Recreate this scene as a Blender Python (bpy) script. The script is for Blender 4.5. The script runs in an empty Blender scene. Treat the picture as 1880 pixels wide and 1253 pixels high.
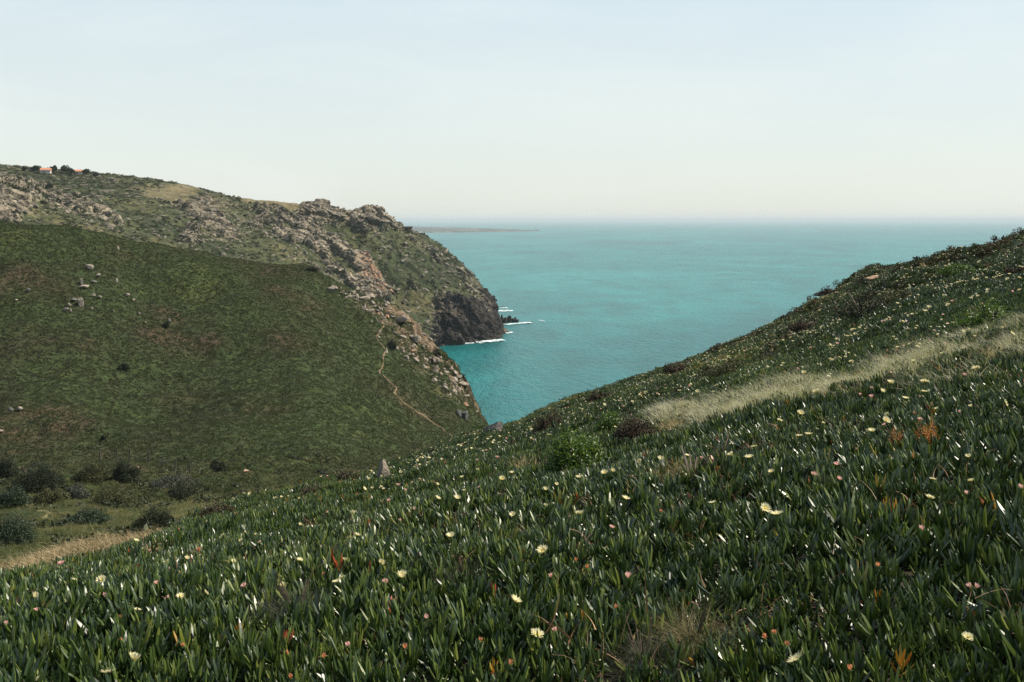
import bpy, bmesh, math, random
import numpy as np
from mathutils import Vector, Matrix
from mathutils.bvhtree import BVHTree

random.seed(7)
rng = np.random.default_rng(7)
SC = bpy.context.scene
COL = SC.collection
R = math.radians

# ------------------------------------------------------------------ camera, world, sun
F = 1828.0            # focal length in photo pixels (35 mm lens on a 36 mm sensor)
U0, HZ = 940.0, 405.0 # principal column and horizon row
SEA = -120.0
cam_d = bpy.data.cameras.new('camera')
cam = bpy.data.objects.new('camera', cam_d)
COL.objects.link(cam)
cam.rotation_euler = (R(90), 0, 0)
cam_d.sensor_width = 36.0
cam_d.lens = 35.0
cam_d.shift_y = -221.5 / 1880.0
cam_d.clip_start = 0.2
cam_d.clip_end = 400000
SC.camera = cam

SUN_AZ, SUN_EL = R(80), R(50)      # right of the view direction, above the horizon
world = bpy.data.worlds.new('World')
SC.world = world
world.use_nodes = True
wn = world.node_tree
wn.nodes.clear()
w_out = wn.nodes.new('ShaderNodeOutputWorld')
w_bg = wn.nodes.new('ShaderNodeBackground')
w_bg.inputs[1].default_value = 0.096
sky = wn.nodes.new('ShaderNodeTexSky')
sky.sky_type = 'NISHITA'
sky.sun_disc = False
sky.sun_elevation = SUN_EL
sky.sun_rotation = SUN_AZ
sky.altitude = 100
sky.air_density = 1.0
sky.dust_density = 1.0
sky.ozone_density = 1.0
# thin high veil of cloud over the whole sky
w_tc = wn.nodes.new('ShaderNodeTexCoord')
w_map = wn.nodes.new('ShaderNodeMapping')
w_map.inputs['Scale'].default_value = (1.2, 1.2, 5.0)
w_map.inputs['Rotation'].default_value = (0.0, R(-9), 0)
w_no = wn.nodes.new('ShaderNodeTexNoise')
w_no.inputs['Scale'].default_value = 2.6
w_no.inputs['Detail'].default_value = 7
w_no.inputs['Roughness'].default_value = 0.55
w_no.inputs['Distortion'].default_value = 0.6
w_ramp = wn.nodes.new('ShaderNodeMapRange')
w_ramp.inputs['From Min'].default_value = 0.42
w_ramp.inputs['From Max'].default_value = 0.78
w_ramp.inputs['To Min'].default_value = 0.80
w_ramp.inputs['To Max'].default_value = 0.97
w_mix = wn.nodes.new('ShaderNodeMix')
w_mix.data_type = 'RGBA'
wn.links.new(w_tc.outputs['Generated'], w_map.inputs['Vector'])
wn.links.new(w_map.outputs[0], w_no.inputs['Vector'])
wn.links.new(w_no.outputs[0], w_ramp.inputs['Value'])
# the veil thins out towards the zenith
w_sep = wn.nodes.new('ShaderNodeSeparateXYZ'); wn.links.new(w_tc.outputs['Generated'], w_sep.inputs[0])
w_el = wn.nodes.new('ShaderNodeMapRange'); w_el.interpolation_type = 'SMOOTHSTEP'
w_el.inputs['From Min'].default_value = 0.12; w_el.inputs['From Max'].default_value = 0.65
w_el.inputs['To Min'].default_value = 1.0; w_el.inputs['To Max'].default_value = 0.08
wn.links.new(w_sep.outputs[2], w_el.inputs['Value'])
w_cr = wn.nodes.new('ShaderNodeValToRGB')
w_cr.color_ramp.elements[0].position = 0.0; w_cr.color_ramp.elements[0].color = (.62, .64, .585, 1)
w_cr.color_ramp.elements[1].position = 0.25; w_cr.color_ramp.elements[1].color = (.555, .645, .672, 1)
wn.links.new(w_sep.outputs[2], w_cr.inputs[0])
w_sc = wn.nodes.new('ShaderNodeVectorMath'); w_sc.operation = 'SCALE'; w_sc.inputs['Scale'].default_value = 10.8
wn.links.new(w_cr.outputs[0], w_sc.inputs[0]); wn.links.new(w_sc.outputs[0], w_mix.inputs[7])
w_mul = wn.nodes.new('ShaderNodeMath'); w_mul.operation = 'MULTIPLY'
wn.links.new(w_ramp.outputs[0], w_mul.inputs[0]); wn.links.new(w_el.outputs[0], w_mul.inputs[1])
wn.links.new(w_mul.outputs[0], w_mix.inputs[0])
wn.links.new(sky.outputs[0], w_mix.inputs[6])
wn.links.new(w_mix.outputs[2], w_bg.inputs[0])
wn.links.new(w_bg.outputs[0], w_out.inputs[0])

sun_d = bpy.data.lights.new('sun', 'SUN')
sun_d.energy = 5.0
sun_d.angle = R(0.5)
sun_d.color = (1.0, 0.91, 0.76)
sun = bpy.data.objects.new('sun', sun_d)
COL.objects.link(sun)
sdir = Vector((math.sin(SUN_AZ) * math.cos(SUN_EL), math.cos(SUN_AZ) * math.cos(SUN_EL), math.sin(SUN_EL)))
sun.rotation_euler = sdir.to_track_quat('Z', 'Y').to_euler()
sun.location = (50, 20, 80)

vs = SC.view_settings
vs.view_transform = 'Standard'
vs.look = 'None'
vs.exposure = 0.45
vs.gamma = 1.0
vs.use_curve_mapping = False
SC.cycles.use_denoising = True
SC.cycles.denoising_input_passes = 'RGB_ALBEDO_NORMAL'
SC.cycles.denoising_prefilter = 'NONE'
SC.cycles.max_bounces = 6
SC.cycles.diffuse_bounces = 2
SC.cycles.glossy_bounces = 2
SC.cycles.transmission_bounces = 3
SC.cycles.transparent_max_bounces = 4
SC.cycles.volume_bounces = 0
SC.cycles.sample_clamp_indirect = 3.0

# ------------------------------------------------------------------ numpy helpers
def hash3(i, j, k, s):
    i = i.astype(np.uint32); j = j.astype(np.uint32); k = k.astype(np.uint32)
    h = i * np.uint32(374761393) + j * np.uint32(668265263) + k * np.uint32(2147483647) + np.uint32(s * 974711 + 13)
    h = (h ^ (h >> np.uint32(13))) * np.uint32(1274126177)
    h = (h ^ (h >> np.uint32(15))) * np.uint32(2246822519)
    return ((h ^ (h >> np.uint32(16))) & np.uint32(0xffffff)).astype(np.float64) / 16777215.0

def noise(p, s=0):
    """value noise, p (N,3) -> -1..1"""
    f = np.floor(p); q = p - f; q = q * q * q * (q * (q * 6 - 15) + 10)
    f = f.astype(np.int64)
    r = 0
    for a in (0, 1):
        wx = q[:, 0] if a else 1 - q[:, 0]
        for b in (0, 1):
            wy = q[:, 1] if b else 1 - q[:, 1]
            for c in (0, 1):
                wz = q[:, 2] if c else 1 - q[:, 2]
                r = r + wx * wy * wz * hash3(f[:, 0] + a, f[:, 1] + b, f[:, 2] + c, s)
    return r * 2 - 1

def fbm(p, octv=4, s=0, gain=0.5, ridged=False):
    a, t, n = 1.0, 0.0, 0.0
    p = p.copy()
    for o in range(octv):
        v = noise(p, s + o)
        if ridged:
            v = 1 - 2 * np.abs(v)
        t = t + a * v; n += a; a *= gain
        p = p * 2.03 + 17.3
    return t / n

def cells(p, s=0):
    """F1 cell noise: value of nearest cell, F1, F2"""
    f = np.floor(p).astype(np.int64)
    d1 = np.full(len(p), 9.0); d2 = np.full(len(p), 9.0); val = np.zeros(len(p))
    for a in (-1, 0, 1):
        for b in (-1, 0, 1):
            for c in (-1, 0, 1):
                i, j, k = f[:, 0] + a, f[:, 1] + b, f[:, 2] + c
                q = np.stack([i + hash3(i, j, k, s + 1), j + hash3(i, j, k, s + 2), k + hash3(i, j, k, s + 3)], 1)
                d = np.sqrt(((q - p) ** 2).sum(1))
                v = hash3(i, j, k, s + 4)
                m = d < d1
                d2 = np.where(m, d1, np.minimum(d2, d)); val = np.where(m, v, val); d1 = np.where(m, d, d1)
    return val, d1, d2

def pchip(x, y, xi):
    """x (K,), y (K,M), xi (N,) -> (N,M), shape preserving cubic"""
    x = np.asarray(x, float); y = np.asarray(y, float)
    h = np.diff(x)[:, None]; dl = np.diff(y, axis=0) / h
    m = np.zeros_like(y)
    m[1:-1] = np.where(dl[:-1] * dl[1:] > 0, 2 * dl[:-1] * dl[1:] / (dl[:-1] + dl[1:] + 1e-30 * np.sign(dl[:-1] + dl[1:] + 1e-30)), 0)
    m[0] = dl[0]; m[-1] = dl[-1]
    i = np.clip(np.searchsorted(x, xi) - 1, 0, len(x) - 2)
    t = ((xi - x[i]) / (x[i + 1] - x[i]))[:, None]; hh = h[i]
    return ((2*t**3 - 3*t**2 + 1) * y[i] + (t**3 - 2*t**2 + t) * hh * m[i] + (-2*t**3 + 3*t**2) * y[i+1] + (t**3 - t**2) * hh * m[i+1])

def crom(x, y, xi):
    """Catmull-Rom like cubic (smooth), x (K,), y (K,M)"""
    x = np.asarray(x, float); y = np.asarray(y, float)
    m = np.zeros_like(y)
    dl = np.diff(y, axis=0) / np.diff(x)[:, None]
    m[1:-1] = (dl[:-1] + dl[1:]) / 2; m[0] = dl[0]; m[-1] = dl[-1]
    i = np.clip(np.searchsorted(x, xi) - 1, 0, len(x) - 2)
    h = (x[i+1] - x[i])[:, None]; t = ((xi - x[i]))[:, None] / h
    return ((2*t**3 - 3*t**2 + 1) * y[i] + (t**3 - 2*t**2 + t) * h * m[i] + (-2*t**3 + 3*t**2) * y[i+1] + (t**3 - t**2) * h * m[i+1])

def uv_of(P):
    return U0 + F * P[..., 0] / P[..., 1], HZ - F * P[..., 2] / P[..., 1]

def sstep(a, b, x):
    t = np.clip((x - a) / (b - a), 0, 1)
    return t * t * (3 - 2 * t)

def lattice(cols, nu, rows, smooth=pchip, use_z=False):
    """cols: [(u, [(Y, v), ...])], rows: dense row positions in control-row index -> P (nr, nu, 3)"""
    us = np.array([c[0] for c in cols], float)
    Y = np.array([[p[0] for p in c[1]] for c in cols], float)
    V = np.array([[p[1] for p in c[1]] for c in cols], float)
    K = Y.shape[1]
    if use_z: V = -(V - HZ) / F * Y
    Yr = pchip(np.arange(K), np.log(Y).T, rows)      # (nr, ncols)
    Vr = smooth(np.arange(K), V.T, rows)
    u = np.linspace(us[0], us[-1], nu)
    Yd = np.exp(pchip(us, Yr.T, u)).T                # (nr, nu)
    Vd = smooth(us, Vr.T, u).T
    X = (u[None, :] - U0) / F * Yd
    Z = Vd if use_z else -(Vd - HZ) / F * Yd
    return np.stack([X, Yd, Z], -1)

def grid_normals(P):
    du = np.gradient(P, axis=1); dv = np.gradient(P, axis=0)
    n = np.cross(du, dv); n /= np.linalg.norm(n, axis=-1, keepdims=True) + 1e-12
    n[n[..., 2].mean() * np.ones(n.shape[:2]) < 0] *= -1
    return n

def grid_faces(nr, nu):
    a = np.arange(nr * nu).reshape(nr, nu)
    return np.stack([a[:-1, :-1], a[:-1, 1:], a[1:, 1:], a[1:, :-1]], -1).reshape(-1, 4)

def np_mesh(name, V, Fc, mat=None, smooth=False, attrs=None):
    me = bpy.data.meshes.new(name)
    V = np.ascontiguousarray(V, dtype=np.float32); Fc = np.asarray(Fc, dtype=np.int32)
    n = Fc.shape[1]
    me.vertices.add(len(V)); me.vertices.foreach_set('co', V.ravel())
    me.loops.add(Fc.size); me.loops.foreach_set('vertex_index', Fc.ravel())
    me.polygons.add(len(Fc)); me.polygons.foreach_set('loop_start', np.arange(0, Fc.size, n, dtype=np.int32))
    me.polygons.foreach_set('loop_total', np.full(len(Fc), n, dtype=np.int32))
    me.polygons.foreach_set('use_smooth', np.full(len(Fc), smooth))
    me.update(calc_edges=True)
    for k, a in (attrs or {}).items():
        at = me.attributes.new(k, 'FLOAT', 'POINT'); at.data.foreach_set('value', np.asarray(a, dtype=np.float32).ravel())
    if mat: me.materials.append(mat)
    return me

def link(name, me, parent=None, loc=None):
    o = bpy.data.objects.new(name, me); COL.objects.link(o)
    if parent: o.parent = parent
    if loc is not None: o.location = loc
    return o

def tag(o, label=None, cat=None, group=None, kind=None):
    if label: o['label'] = label
    if cat: o['category'] = cat
    if group: o['group'] = group
    if kind: o['kind'] = kind
    return o

class MB:
    """collects vertices, triangles/quads (stored as triangles) and a per-vertex value"""
    def __init__(s): s.v = []; s.f = []; s.a = []; s.n = 0
    def add(s, V, Fc, a=0.0):
        V = np.asarray(V, float); Fc = np.asarray(Fc)
        if Fc.shape[1] == 4: Fc = np.concatenate([Fc[:, [0, 1, 2]], Fc[:, [0, 2, 3]]])
        s.v.append(V); s.f.append(Fc + s.n); s.a.append(np.broadcast_to(np.asarray(a, float), (len(V),))); s.n += len(V)
    def mesh(s, name, mat, smooth=False):
        return np_mesh(name, np.concatenate(s.v), np.concatenate(s.f), mat, smooth, {'lf': np.concatenate(s.a)})
    def build(s, name, mat, parent=None, smooth=False):
        return link(name, s.mesh(name, mat, smooth), parent)

# ------------------------------------------------------------------ materials
class NT:
    def __init__(s, name):
        s.m = bpy.data.materials.new(name); s.m.use_nodes = True
        s.t = s.m.node_tree; s.t.nodes.clear()
        s.out = s.t.nodes.new('ShaderNodeOutputMaterial')
    def n(s, typ, ins=None, **kw):
        x = s.t.nodes.new(typ)
        for k, v in kw.items(): setattr(x, k, v)
        for k, v in (ins or {}).items():
            if isinstance(v, bpy.types.NodeSocket): s.t.links.new(v, x.inputs[k])
            else: x.inputs[k].default_value = v
        return x
    def noise(s, vec, scale, detail=4, rough=0.55, dist=0.0):
        return s.n('ShaderNodeTexNoise', {'Vector': vec, 'Scale': scale, 'Detail': detail, 'Roughness': rough, 'Distortion': dist}).outputs[0]
    def ramp(s, fac, stops, interp='LINEAR'):
        x = s.n('ShaderNodeValToRGB', {'Fac': fac}); r = x.color_ramp; r.interpolation = interp
        while len(r.elements) < len(stops): r.elements.new(0.5)
        for e, (p, c) in zip(r.elements, stops):
            e.position = p; e.color = (c[0], c[1], c[2], 1) if not isinstance(c, (int, float)) else (c, c, c, 1)
        return x.outputs[0]
    def mix(s, fac, a, b, mode='MIX'):
        x = s.n('ShaderNodeMix', data_type='RGBA', blend_type=mode)
        for i, v in ((0, fac), (6, a), (7, b)):
            if isinstance(v, bpy.types.NodeSocket): s.t.links.new(v, x.inputs[i])
            else: x.inputs[i].default_value = v if i == 0 else (*v[:3], 1)
        return x.outputs[2]
    def math(s, op, a, b=0.0, clamp=False):
        return s.n('ShaderNodeMath', {0: a, 1: b}, operation=op, use_clamp=clamp).outputs[0]
    def attr(s, name, typ='GEOMETRY'):
        return s.n('ShaderNodeAttribute', attribute_name=name, attribute_type=typ).outputs['Fac']
    def done(s, bsdf):
        s.t.links.new(bsdf, s.out.inputs[0]); return s.m

def leaf_material(name, stops, rough=0.45, spec=0.5, trans=0.25, tone='INSTANCER', wl=0.35, tr_gain=1.6, bump=0):
    t = NT(name)
    lf = t.attr('lf')
    if tone == 'INSTANCER': tn = t.attr('tone', 'INSTANCER')
    elif tone == 'OBJECT': tn = t.n('ShaderNodeObjectInfo').outputs['Random']
    else: tn = t.attr('tone')
    v = t.math('ADD', t.math('MULTIPLY', lf, wl), t.math('MULTIPLY', tn, 1 - wl))
    col = t.ramp(v, stops)
    p = t.n('ShaderNodeBsdfPrincipled', {'Base Color': col, 'Roughness': rough, 'Specular IOR Level': spec})
    tc = t.mix(1.0, col, (tr_gain, tr_gain * 1.05, tr_gain * 0.6), 'MULTIPLY')
    tr = t.n('ShaderNodeBsdfTranslucent', {'Color': tc})
    mx = t.n('ShaderNodeMixShader', {0: trans, 1: p.outputs[0], 2: tr.outputs[0]})
    return t.done(mx.outputs[0])

ICE = [(0.0, (.012, .028, .007)), (.32, (.032, .066, .012)), (.55, (.078, .125, .020)), (.74, (.17, .21, .035)), (.86, (.22, .24, .04)), (.95, (.42, .24, .04)), (1.0, (.40, .09, .03))]
m_ice = leaf_material('ice_plant_leaf', ICE, rough=0.40, spec=0.95, trans=0.26, wl=.5)
m_ice_obj = leaf_material('ice_plant_leaf_single', [(p_ * .9 + .25 * (p_ > .7), c_) for p_, c_ in ICE[:4]], rough=0.40, spec=0.95, trans=0.26, tone='OBJECT', wl=.4)
m_icered = leaf_material('ice_plant_old_leaf', [(0, (.10, .14, .03)), (.3, (.45, .33, .05)), (.7, (.60, .22, .04)), (1, (.5, .07, .02))], rough=0.35, trans=0.3, tone='OBJECT', wl=0.8)
m_hillveg = leaf_material('hill_leaf', [(0, (.022, .018, .010)), (.18, (.050, .034, .018)), (.3, (.030, .036, .012)), (.5, (.027, .043, .009)), (.7, (.045, .064, .013)), (.86, (.105, .112, .026)), (1.0, (.30, .28, .07))], rough=0.55, spec=0.3, trans=0.2, wl=0.55)
m_scrub = leaf_material('heath_leaf', [(0, (.018, .022, .014)), (.4, (.035, .045, .022)), (.75, (.065, .075, .03)), (1, (.16, .13, .06))], rough=0.6, spec=0.25, trans=0.15)
m_heath = leaf_material('brown_heath_leaf', [(0, (.020, .016, .010)), (.4, (.036, .034, .016)), (.7, (.065, .056, .028)), (1, (.15, .11, .06))], rough=0.65, spec=0.2, trans=0.12, wl=.55)
m_straw = leaf_material('dry_grass_blade', [(0, (.09, .12, .04)), (.25, (.24, .25, .13)), (.6, (.46, .43, .30)), (1, (.62, .57, .43))], rough=0.5, spec=0.3, trans=0.3, tr_gain=1.1)
m_straw_obj = leaf_material('straw_tuft_blade', [(0, (.30, .25, .13)), (.5, (.50, .40, .23)), (1, (.62, .50, .32))], rough=0.5, spec=0.3, trans=0.3, tone='OBJECT', tr_gain=1.1, wl=0.7)
m_litter = leaf_material('dead_stem', [(0, (.05, .025, .015)), (.4, (.14, .07, .035)), (.7, (.30, .18, .09)), (.9, (.42, .33, .20)), (1, (.35, .10, .04))], rough=0.6, spec=0.3, trans=0.1, wl=.6)
m_fringe = leaf_material('withered_grass_blade', [(0, (.06, .07, .025)), (.4, (.17, .13, .06)), (.75, (.34, .26, .14)), (1, (.48, .38, .24))], rough=0.55, spec=0.2, trans=0.2, tr_gain=1.1, wl=.6)
m_grass = leaf_material('valley_grass_blade', [(0, (.03, .042, .014)), (.35, (.07, .085, .027)), (.6, (.115, .12, .042)), (.8, (.18, .155, .066)), (1, (.28, .23, .11))], rough=0.5, spec=0.3, trans=0.3)

def bush_mat(name, stops, **k):
    return leaf_material(name, stops, tone='OBJECT', wl=0.85, **k)
m_bush_dark = bush_mat('dark_shrub_leaf', [(0, (.006, .010, .005)), (.5, (.014, .022, .009)), (1, (.038, .045, .018))], rough=.6, spec=.2, trans=.12)
m_bush_green = bush_mat('green_shrub_leaf', [(0, (.02, .045, .010)), (.5, (.055, .105, .015)), (1, (.17, .235, .03))], rough=.45, spec=.4, trans=.3)
m_bush_grey = bush_mat('grey_shrub_leaf', [(0, (.020, .026, .018)), (.5, (.045, .052, .036)), (1, (.11, .115, .08))], rough=.6, spec=.3, trans=.15)
m_bush_blue = bush_mat('bluish_shrub_leaf', [(0, (.009, .020, .009)), (.5, (.020, .040, .016)), (1, (.05, .068, .028))], rough=.5, spec=.35, trans=.15)
m_bush_olive = bush_mat('olive_shrub_leaf', [(0, (.025, .028, .012)), (.5, (.05, .055, .02)), (1, (.10, .10, .035))], rough=.6, spec=.25, trans=.15)
m_bush_brown = bush_mat('brown_shrub_leaf', [(0, (.018, .013, .010)), (.5, (.042, .030, .020)), (1, (.10, .075, .045))], rough=.7, spec=.2, trans=.1)
m_bush_orange = bush_mat('orange_twig', [(0, (.22, .08, .02)), (.5, (.45, .18, .04)), (1, (.62, .28, .07))], rough=.6, spec=.3, trans=.3, tr_gain=1.1)
m_bush_wire = bush_mat('wiry_twig', [(0, (.04, .035, .02)), (.5, (.16, .14, .06)), (1, (.36, .31, .15))], rough=.6, spec=.3, trans=.2)
m_bush_wire2 = bush_mat('dark_wiry_twig', [(0, (.02, .02, .014)), (.5, (.05, .05, .035)), (1, (.10, .11, .06))], rough=.6, spec=.3, trans=.2)

def simple(name, col, rough=.7, spec=.3, nscale=3.0, var=.35):
    t = NT(name)
    tc = t.n('ShaderNodeTexCoord').outputs['Object']
    n = t.noise(tc, nscale, 5)
    c = t.mix(n, [x * (1 - var) for x in col], [min(1, x * (1 + var)) for x in col])
    p = t.n('ShaderNodeBsdfPrincipled', {'Base Color': c, 'Roughness': rough, 'Specular IOR Level': spec})
    return t.done(p.outputs[0])
m_stem = simple('bark', (.06, .045, .03))
m_post = simple('weathered_post', (.06, .05, .04))
m_wall = simple('house_plaster', (.55, .5, .43))
m_roof = simple('clay_roof_tile', (.5, .22, .13))
m_glass = simple('dark_pane', (.03, .035, .04), rough=.2)
m_wood = simple('pale_driftwood', (.42, .38, .32))

def rock_mat(name, cols, scale, lichen=0.0, bump=.6):
    t = NT(name)
    g = t.n('ShaderNodeNewGeometry').outputs['Position']
    n1 = t.noise(g, scale, 7, .62); n2 = t.noise(g, scale * 5.3, 5, .65)
    c = t.ramp(n1, [(.30, cols[0]), (.48, cols[1]), (.62, cols[2]), (.78, cols[3])])
    c = t.mix(t.math('MULTIPLY', n2, .55), c, cols[0])
    if lichen:
        n3 = t.noise(g, scale * 2.1, 4, .6)
        c = t.mix(t.ramp(n3, [(.55, 0.0), (.66, lichen)]), c, (.09, .085, .045))
    b = t.n('ShaderNodeBump', {'Strength': bump, 'Distance': .5 / scale, 'Height': n2})
    p = t.n('ShaderNodeBsdfPrincipled', {'Base Color': c, 'Roughness': .85, 'Specular IOR Level': .25, 'Normal': b.outputs[0]})
    return t.done(p.outputs[0])
m_rock_pale = rock_mat('pale_granite', [(.17, .145, .115), (.30, .255, .20), (.42, .36, .29), (.50, .44, .37)], 1.1, .5)
m_rock_far = rock_mat('headland_granite', [(.10, .088, .07), (.17, .15, .115), (.34, .295, .22), (.48, .42, .33)], .22, .25)
m_rock_dark = rock_mat('wet_shaded_rock', [(.010, .009, .009), (.024, .021, .019), (.05, .04, .033), (.11, .08, .06)], .15)  # wet rock colour, deepened to carry the shade of the sea cliff
m_rock_grey = rock_mat('grey_boulder', [(.06, .065, .062), (.12, .12, .11), (.20, .19, .165), (.28, .27, .24)], 2.2, .5)
m_rock_orange = rock_mat('fresh_orange_rock', [(.20, .12, .075), (.36, .22, .14), (.50, .34, .23), (.55, .42, .31)], .3)

# ground of the near slope (between the plants)
def ground_mat(name, stops, scale, rough=.9):
    t = NT(name)
    g = t.n('ShaderNodeNewGeometry').outputs['Position']
    n1 = t.noise(g, scale, 8, .65); n2 = t.noise(g, scale * 7, 4, .6)
    c = t.ramp(n1, stops)
    c = t.mix(1.0, c, t.ramp(n2, [(.3, .6), (.7, 1.3)]), 'MULTIPLY')
    b = t.n('ShaderNodeBump', {'Strength': .6, 'Distance': .25 / scale, 'Height': n2})
    p = t.n('ShaderNodeBsdfPrincipled', {'Base Color': c, 'Roughness': rough, 'Specular IOR Level': .2, 'Normal': b.outputs[0]})
    return t.done(p.outputs[0])
m_near = ground_mat('slope_soil', [(.3, (.012, .010, .007)), (.5, (.020, .020, .010)), (.7, (.04, .030, .018))], 1.2)
m_path = ground_mat('trodden_earth', [(.3, (.08, .06, .03)), (.45, (.19, .135, .08)), (.7, (.30, .22, .14))], .5)
m_path2 = ground_mat('pale_trodden_grass', [(.3, (.10, .10, .04)), (.5, (.16, .145, .065)), (.7, (.22, .19, .10))], .8)

def hill_mat():
    t = NT('green_hill_ground')
    g = t.n('ShaderNodeNewGeometry').outputs['Position']
    n1 = t.noise(g, .035, 6, .6); n2 = t.noise(g, .6, 6, .7); n3 = t.noise(g, 2.6, 3, .7)
    c = t.ramp(n1, [(.36, (.055, .040, .022)), (.45, (.030, .037, .012)), (.55, (.027, .042, .012)), (.68, (.046, .060, .016))])
    c = t.mix(1.0, c, t.ramp(n2, [(.3, .35), (.7, 1.5)]), 'MULTIPLY')
    c = t.mix(t.ramp(n3, [(.62, 0.0), (.72, .6)]), c, (.16, .16, .05))
    c = t.mix(t.attr('bare'), c, t.ramp(n2, [(.35, (.09, .06, .04)), (.65, (.25, .18, .12))]))
    b = t.n('ShaderNodeBump', {'Strength': .8, 'Distance': .5, 'Height': n2})
    p = t.n('ShaderNodeBsdfPrincipled', {'Base Color': c, 'Roughness': .9, 'Specular IOR Level': .2, 'Normal': b.outputs[0]})
    return t.done(p.outputs[0])
m_hill = hill_mat()

def headland_mat():
    t = NT('headland_ground')
    g = t.n('ShaderNodeNewGeometry').outputs['Position']
    rk = t.attr('rock'); wet_shade = t.attr('wet_shade'); org = t.attr('ochre')
    n1 = t.noise(g, .02, 6, .6); n2 = t.noise(g, .16, 7, .7); n3 = t.noise(g, .5, 4, .7)
    veg = t.ramp(n1, [(.33, (.026, .034, .014)), (.48, (.040, .050, .020)), (.60, (.064, .068, .028)), (.72, (.11, .095, .042))])
    veg = t.mix(1.0, veg, t.ramp(n2, [(.3, .4), (.7, 1.5)]), 'MULTIPLY')
    veg = t.mix(t.attr('dry'), veg, t.ramp(n2, [(.35, (.11, .09, .045)), (.65, (.24, .20, .11))]))
    rc = t.ramp(n2, [(.32, (.075, .062, .05)), (.44, (.14, .118, .088)), (.56, (.28, .235, .17)), (.72, (.42, .36, .27))])
    rc = t.mix(t.math('MULTIPLY', org, .85), rc, t.ramp(n3, [(.3, (.16, .08, .045)), (.7, (.40, .25, .155))]))
    rc = t.mix(t.math('MULTIPLY', wet_shade, .93), rc, t.ramp(n2, [(.38, (.007, .007, .008)), (.55, (.015, .013, .013)), (.70, (.065, .048, .036))]))  # wet rock near black: shade of cliff and gully put into the colour
    m = t.math('ADD', rk, t.math('MULTIPLY', t.math('SUBTRACT', n3, .5), 1.6))
    m = t.ramp(m, [(.45, 0.0), (.55, 1.0)])
    c = t.mix(m, veg, rc)
    b = t.n('ShaderNodeBump', {'Strength': .9, 'Distance': 2.2, 'Height': n2})
    p = t.n('ShaderNodeBsdfPrincipled', {'Base Color': c, 'Roughness': .9, 'Specular IOR Level': .2, 'Normal': b.outputs[0]})
    return t.done(p.outputs[0])
m_headland = headland_mat()

def sea_mat():
    t = NT('sea_water')
    g = t.n('ShaderNodeNewGeometry').outputs['Position']
    mp = t.n('ShaderNodeMapping', {'Vector': g, 'Scale': (1, .55, 1), 'Rotation': (0, 0, R(12))}).outputs[0]
    big = t.noise(mp, .0018, 5, .55, .8)
    mid = t.noise(mp, .02, 4, .6, .3)
    w1 = t.noise(mp, .16, 5, .65)
    w2 = t.noise(mp, .7, 3, .6)
    c = t.ramp(big, [(.34, (.004, .10, .103)), (.5, (.006, .142, .139)), (.66, (.010, .185, .175))])
    c = t.mix(1.0, c, t.ramp(mid, [(.3, .75), (.7, 1.25)]), 'MULTIPLY')
    h = t.math('ADD', t.math('MULTIPLY', w1, 1.0), t.math('ADD', t.math('MULTIPLY', w2, .25), t.math('MULTIPLY', mid, .7)))
    b = t.n('ShaderNodeBump', {'Strength': 1.0, 'Distance': 2.6, 'Height': h})
    cap = t.ramp(t.noise(mp, .35, 3, .7), [(.735, 0.0), (.78, .5)])
    c = t.mix(cap, c, (.5, .55, .55))
    p = t.n('ShaderNodeBsdfPrincipled', {'Base Color': c, 'Roughness': .30, 'Specular IOR Level': .32, 'IOR': 1.33, 'Normal': b.outputs[0]})
    return t.done(p.outputs[0])
m_sea = sea_mat()

def foam_mat():
    t = NT('sea_foam')
    g = t.n('ShaderNodeNewGeometry').outputs['Position']
    c = t.ramp(t.noise(g, .5, 5, .7), [(.35, (.30, .50, .50)), (.55, (.75, .80, .80))])
    p = t.n('ShaderNodeBsdfPrincipled', {'Base Color': c, 'Roughness': .7})
    return t.done(p.outputs[0])
m_foam = foam_mat()
m_cape = ground_mat('far_cape_ground', [(.35, (.06, .07, .06)), (.5, (.10, .11, .10)), (.65, (.20, .21, .19))], .004)

# ------------------------------------------------------------------ terrain: near slope
def sil_back(fr, steps):
    """append rows behind the crest: steps of (factor, drop below the sight line in metres per metre of crest distance)"""
    Ys, vs_ = fr[-1]
    zs = -(vs_ - HZ) / F
    out = list(fr)
    for k, d in steps:
        Y = Ys * k
        z = zs * Y - d * Ys
        out.append((Y, HZ - z / Y * F))
    return out

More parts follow.
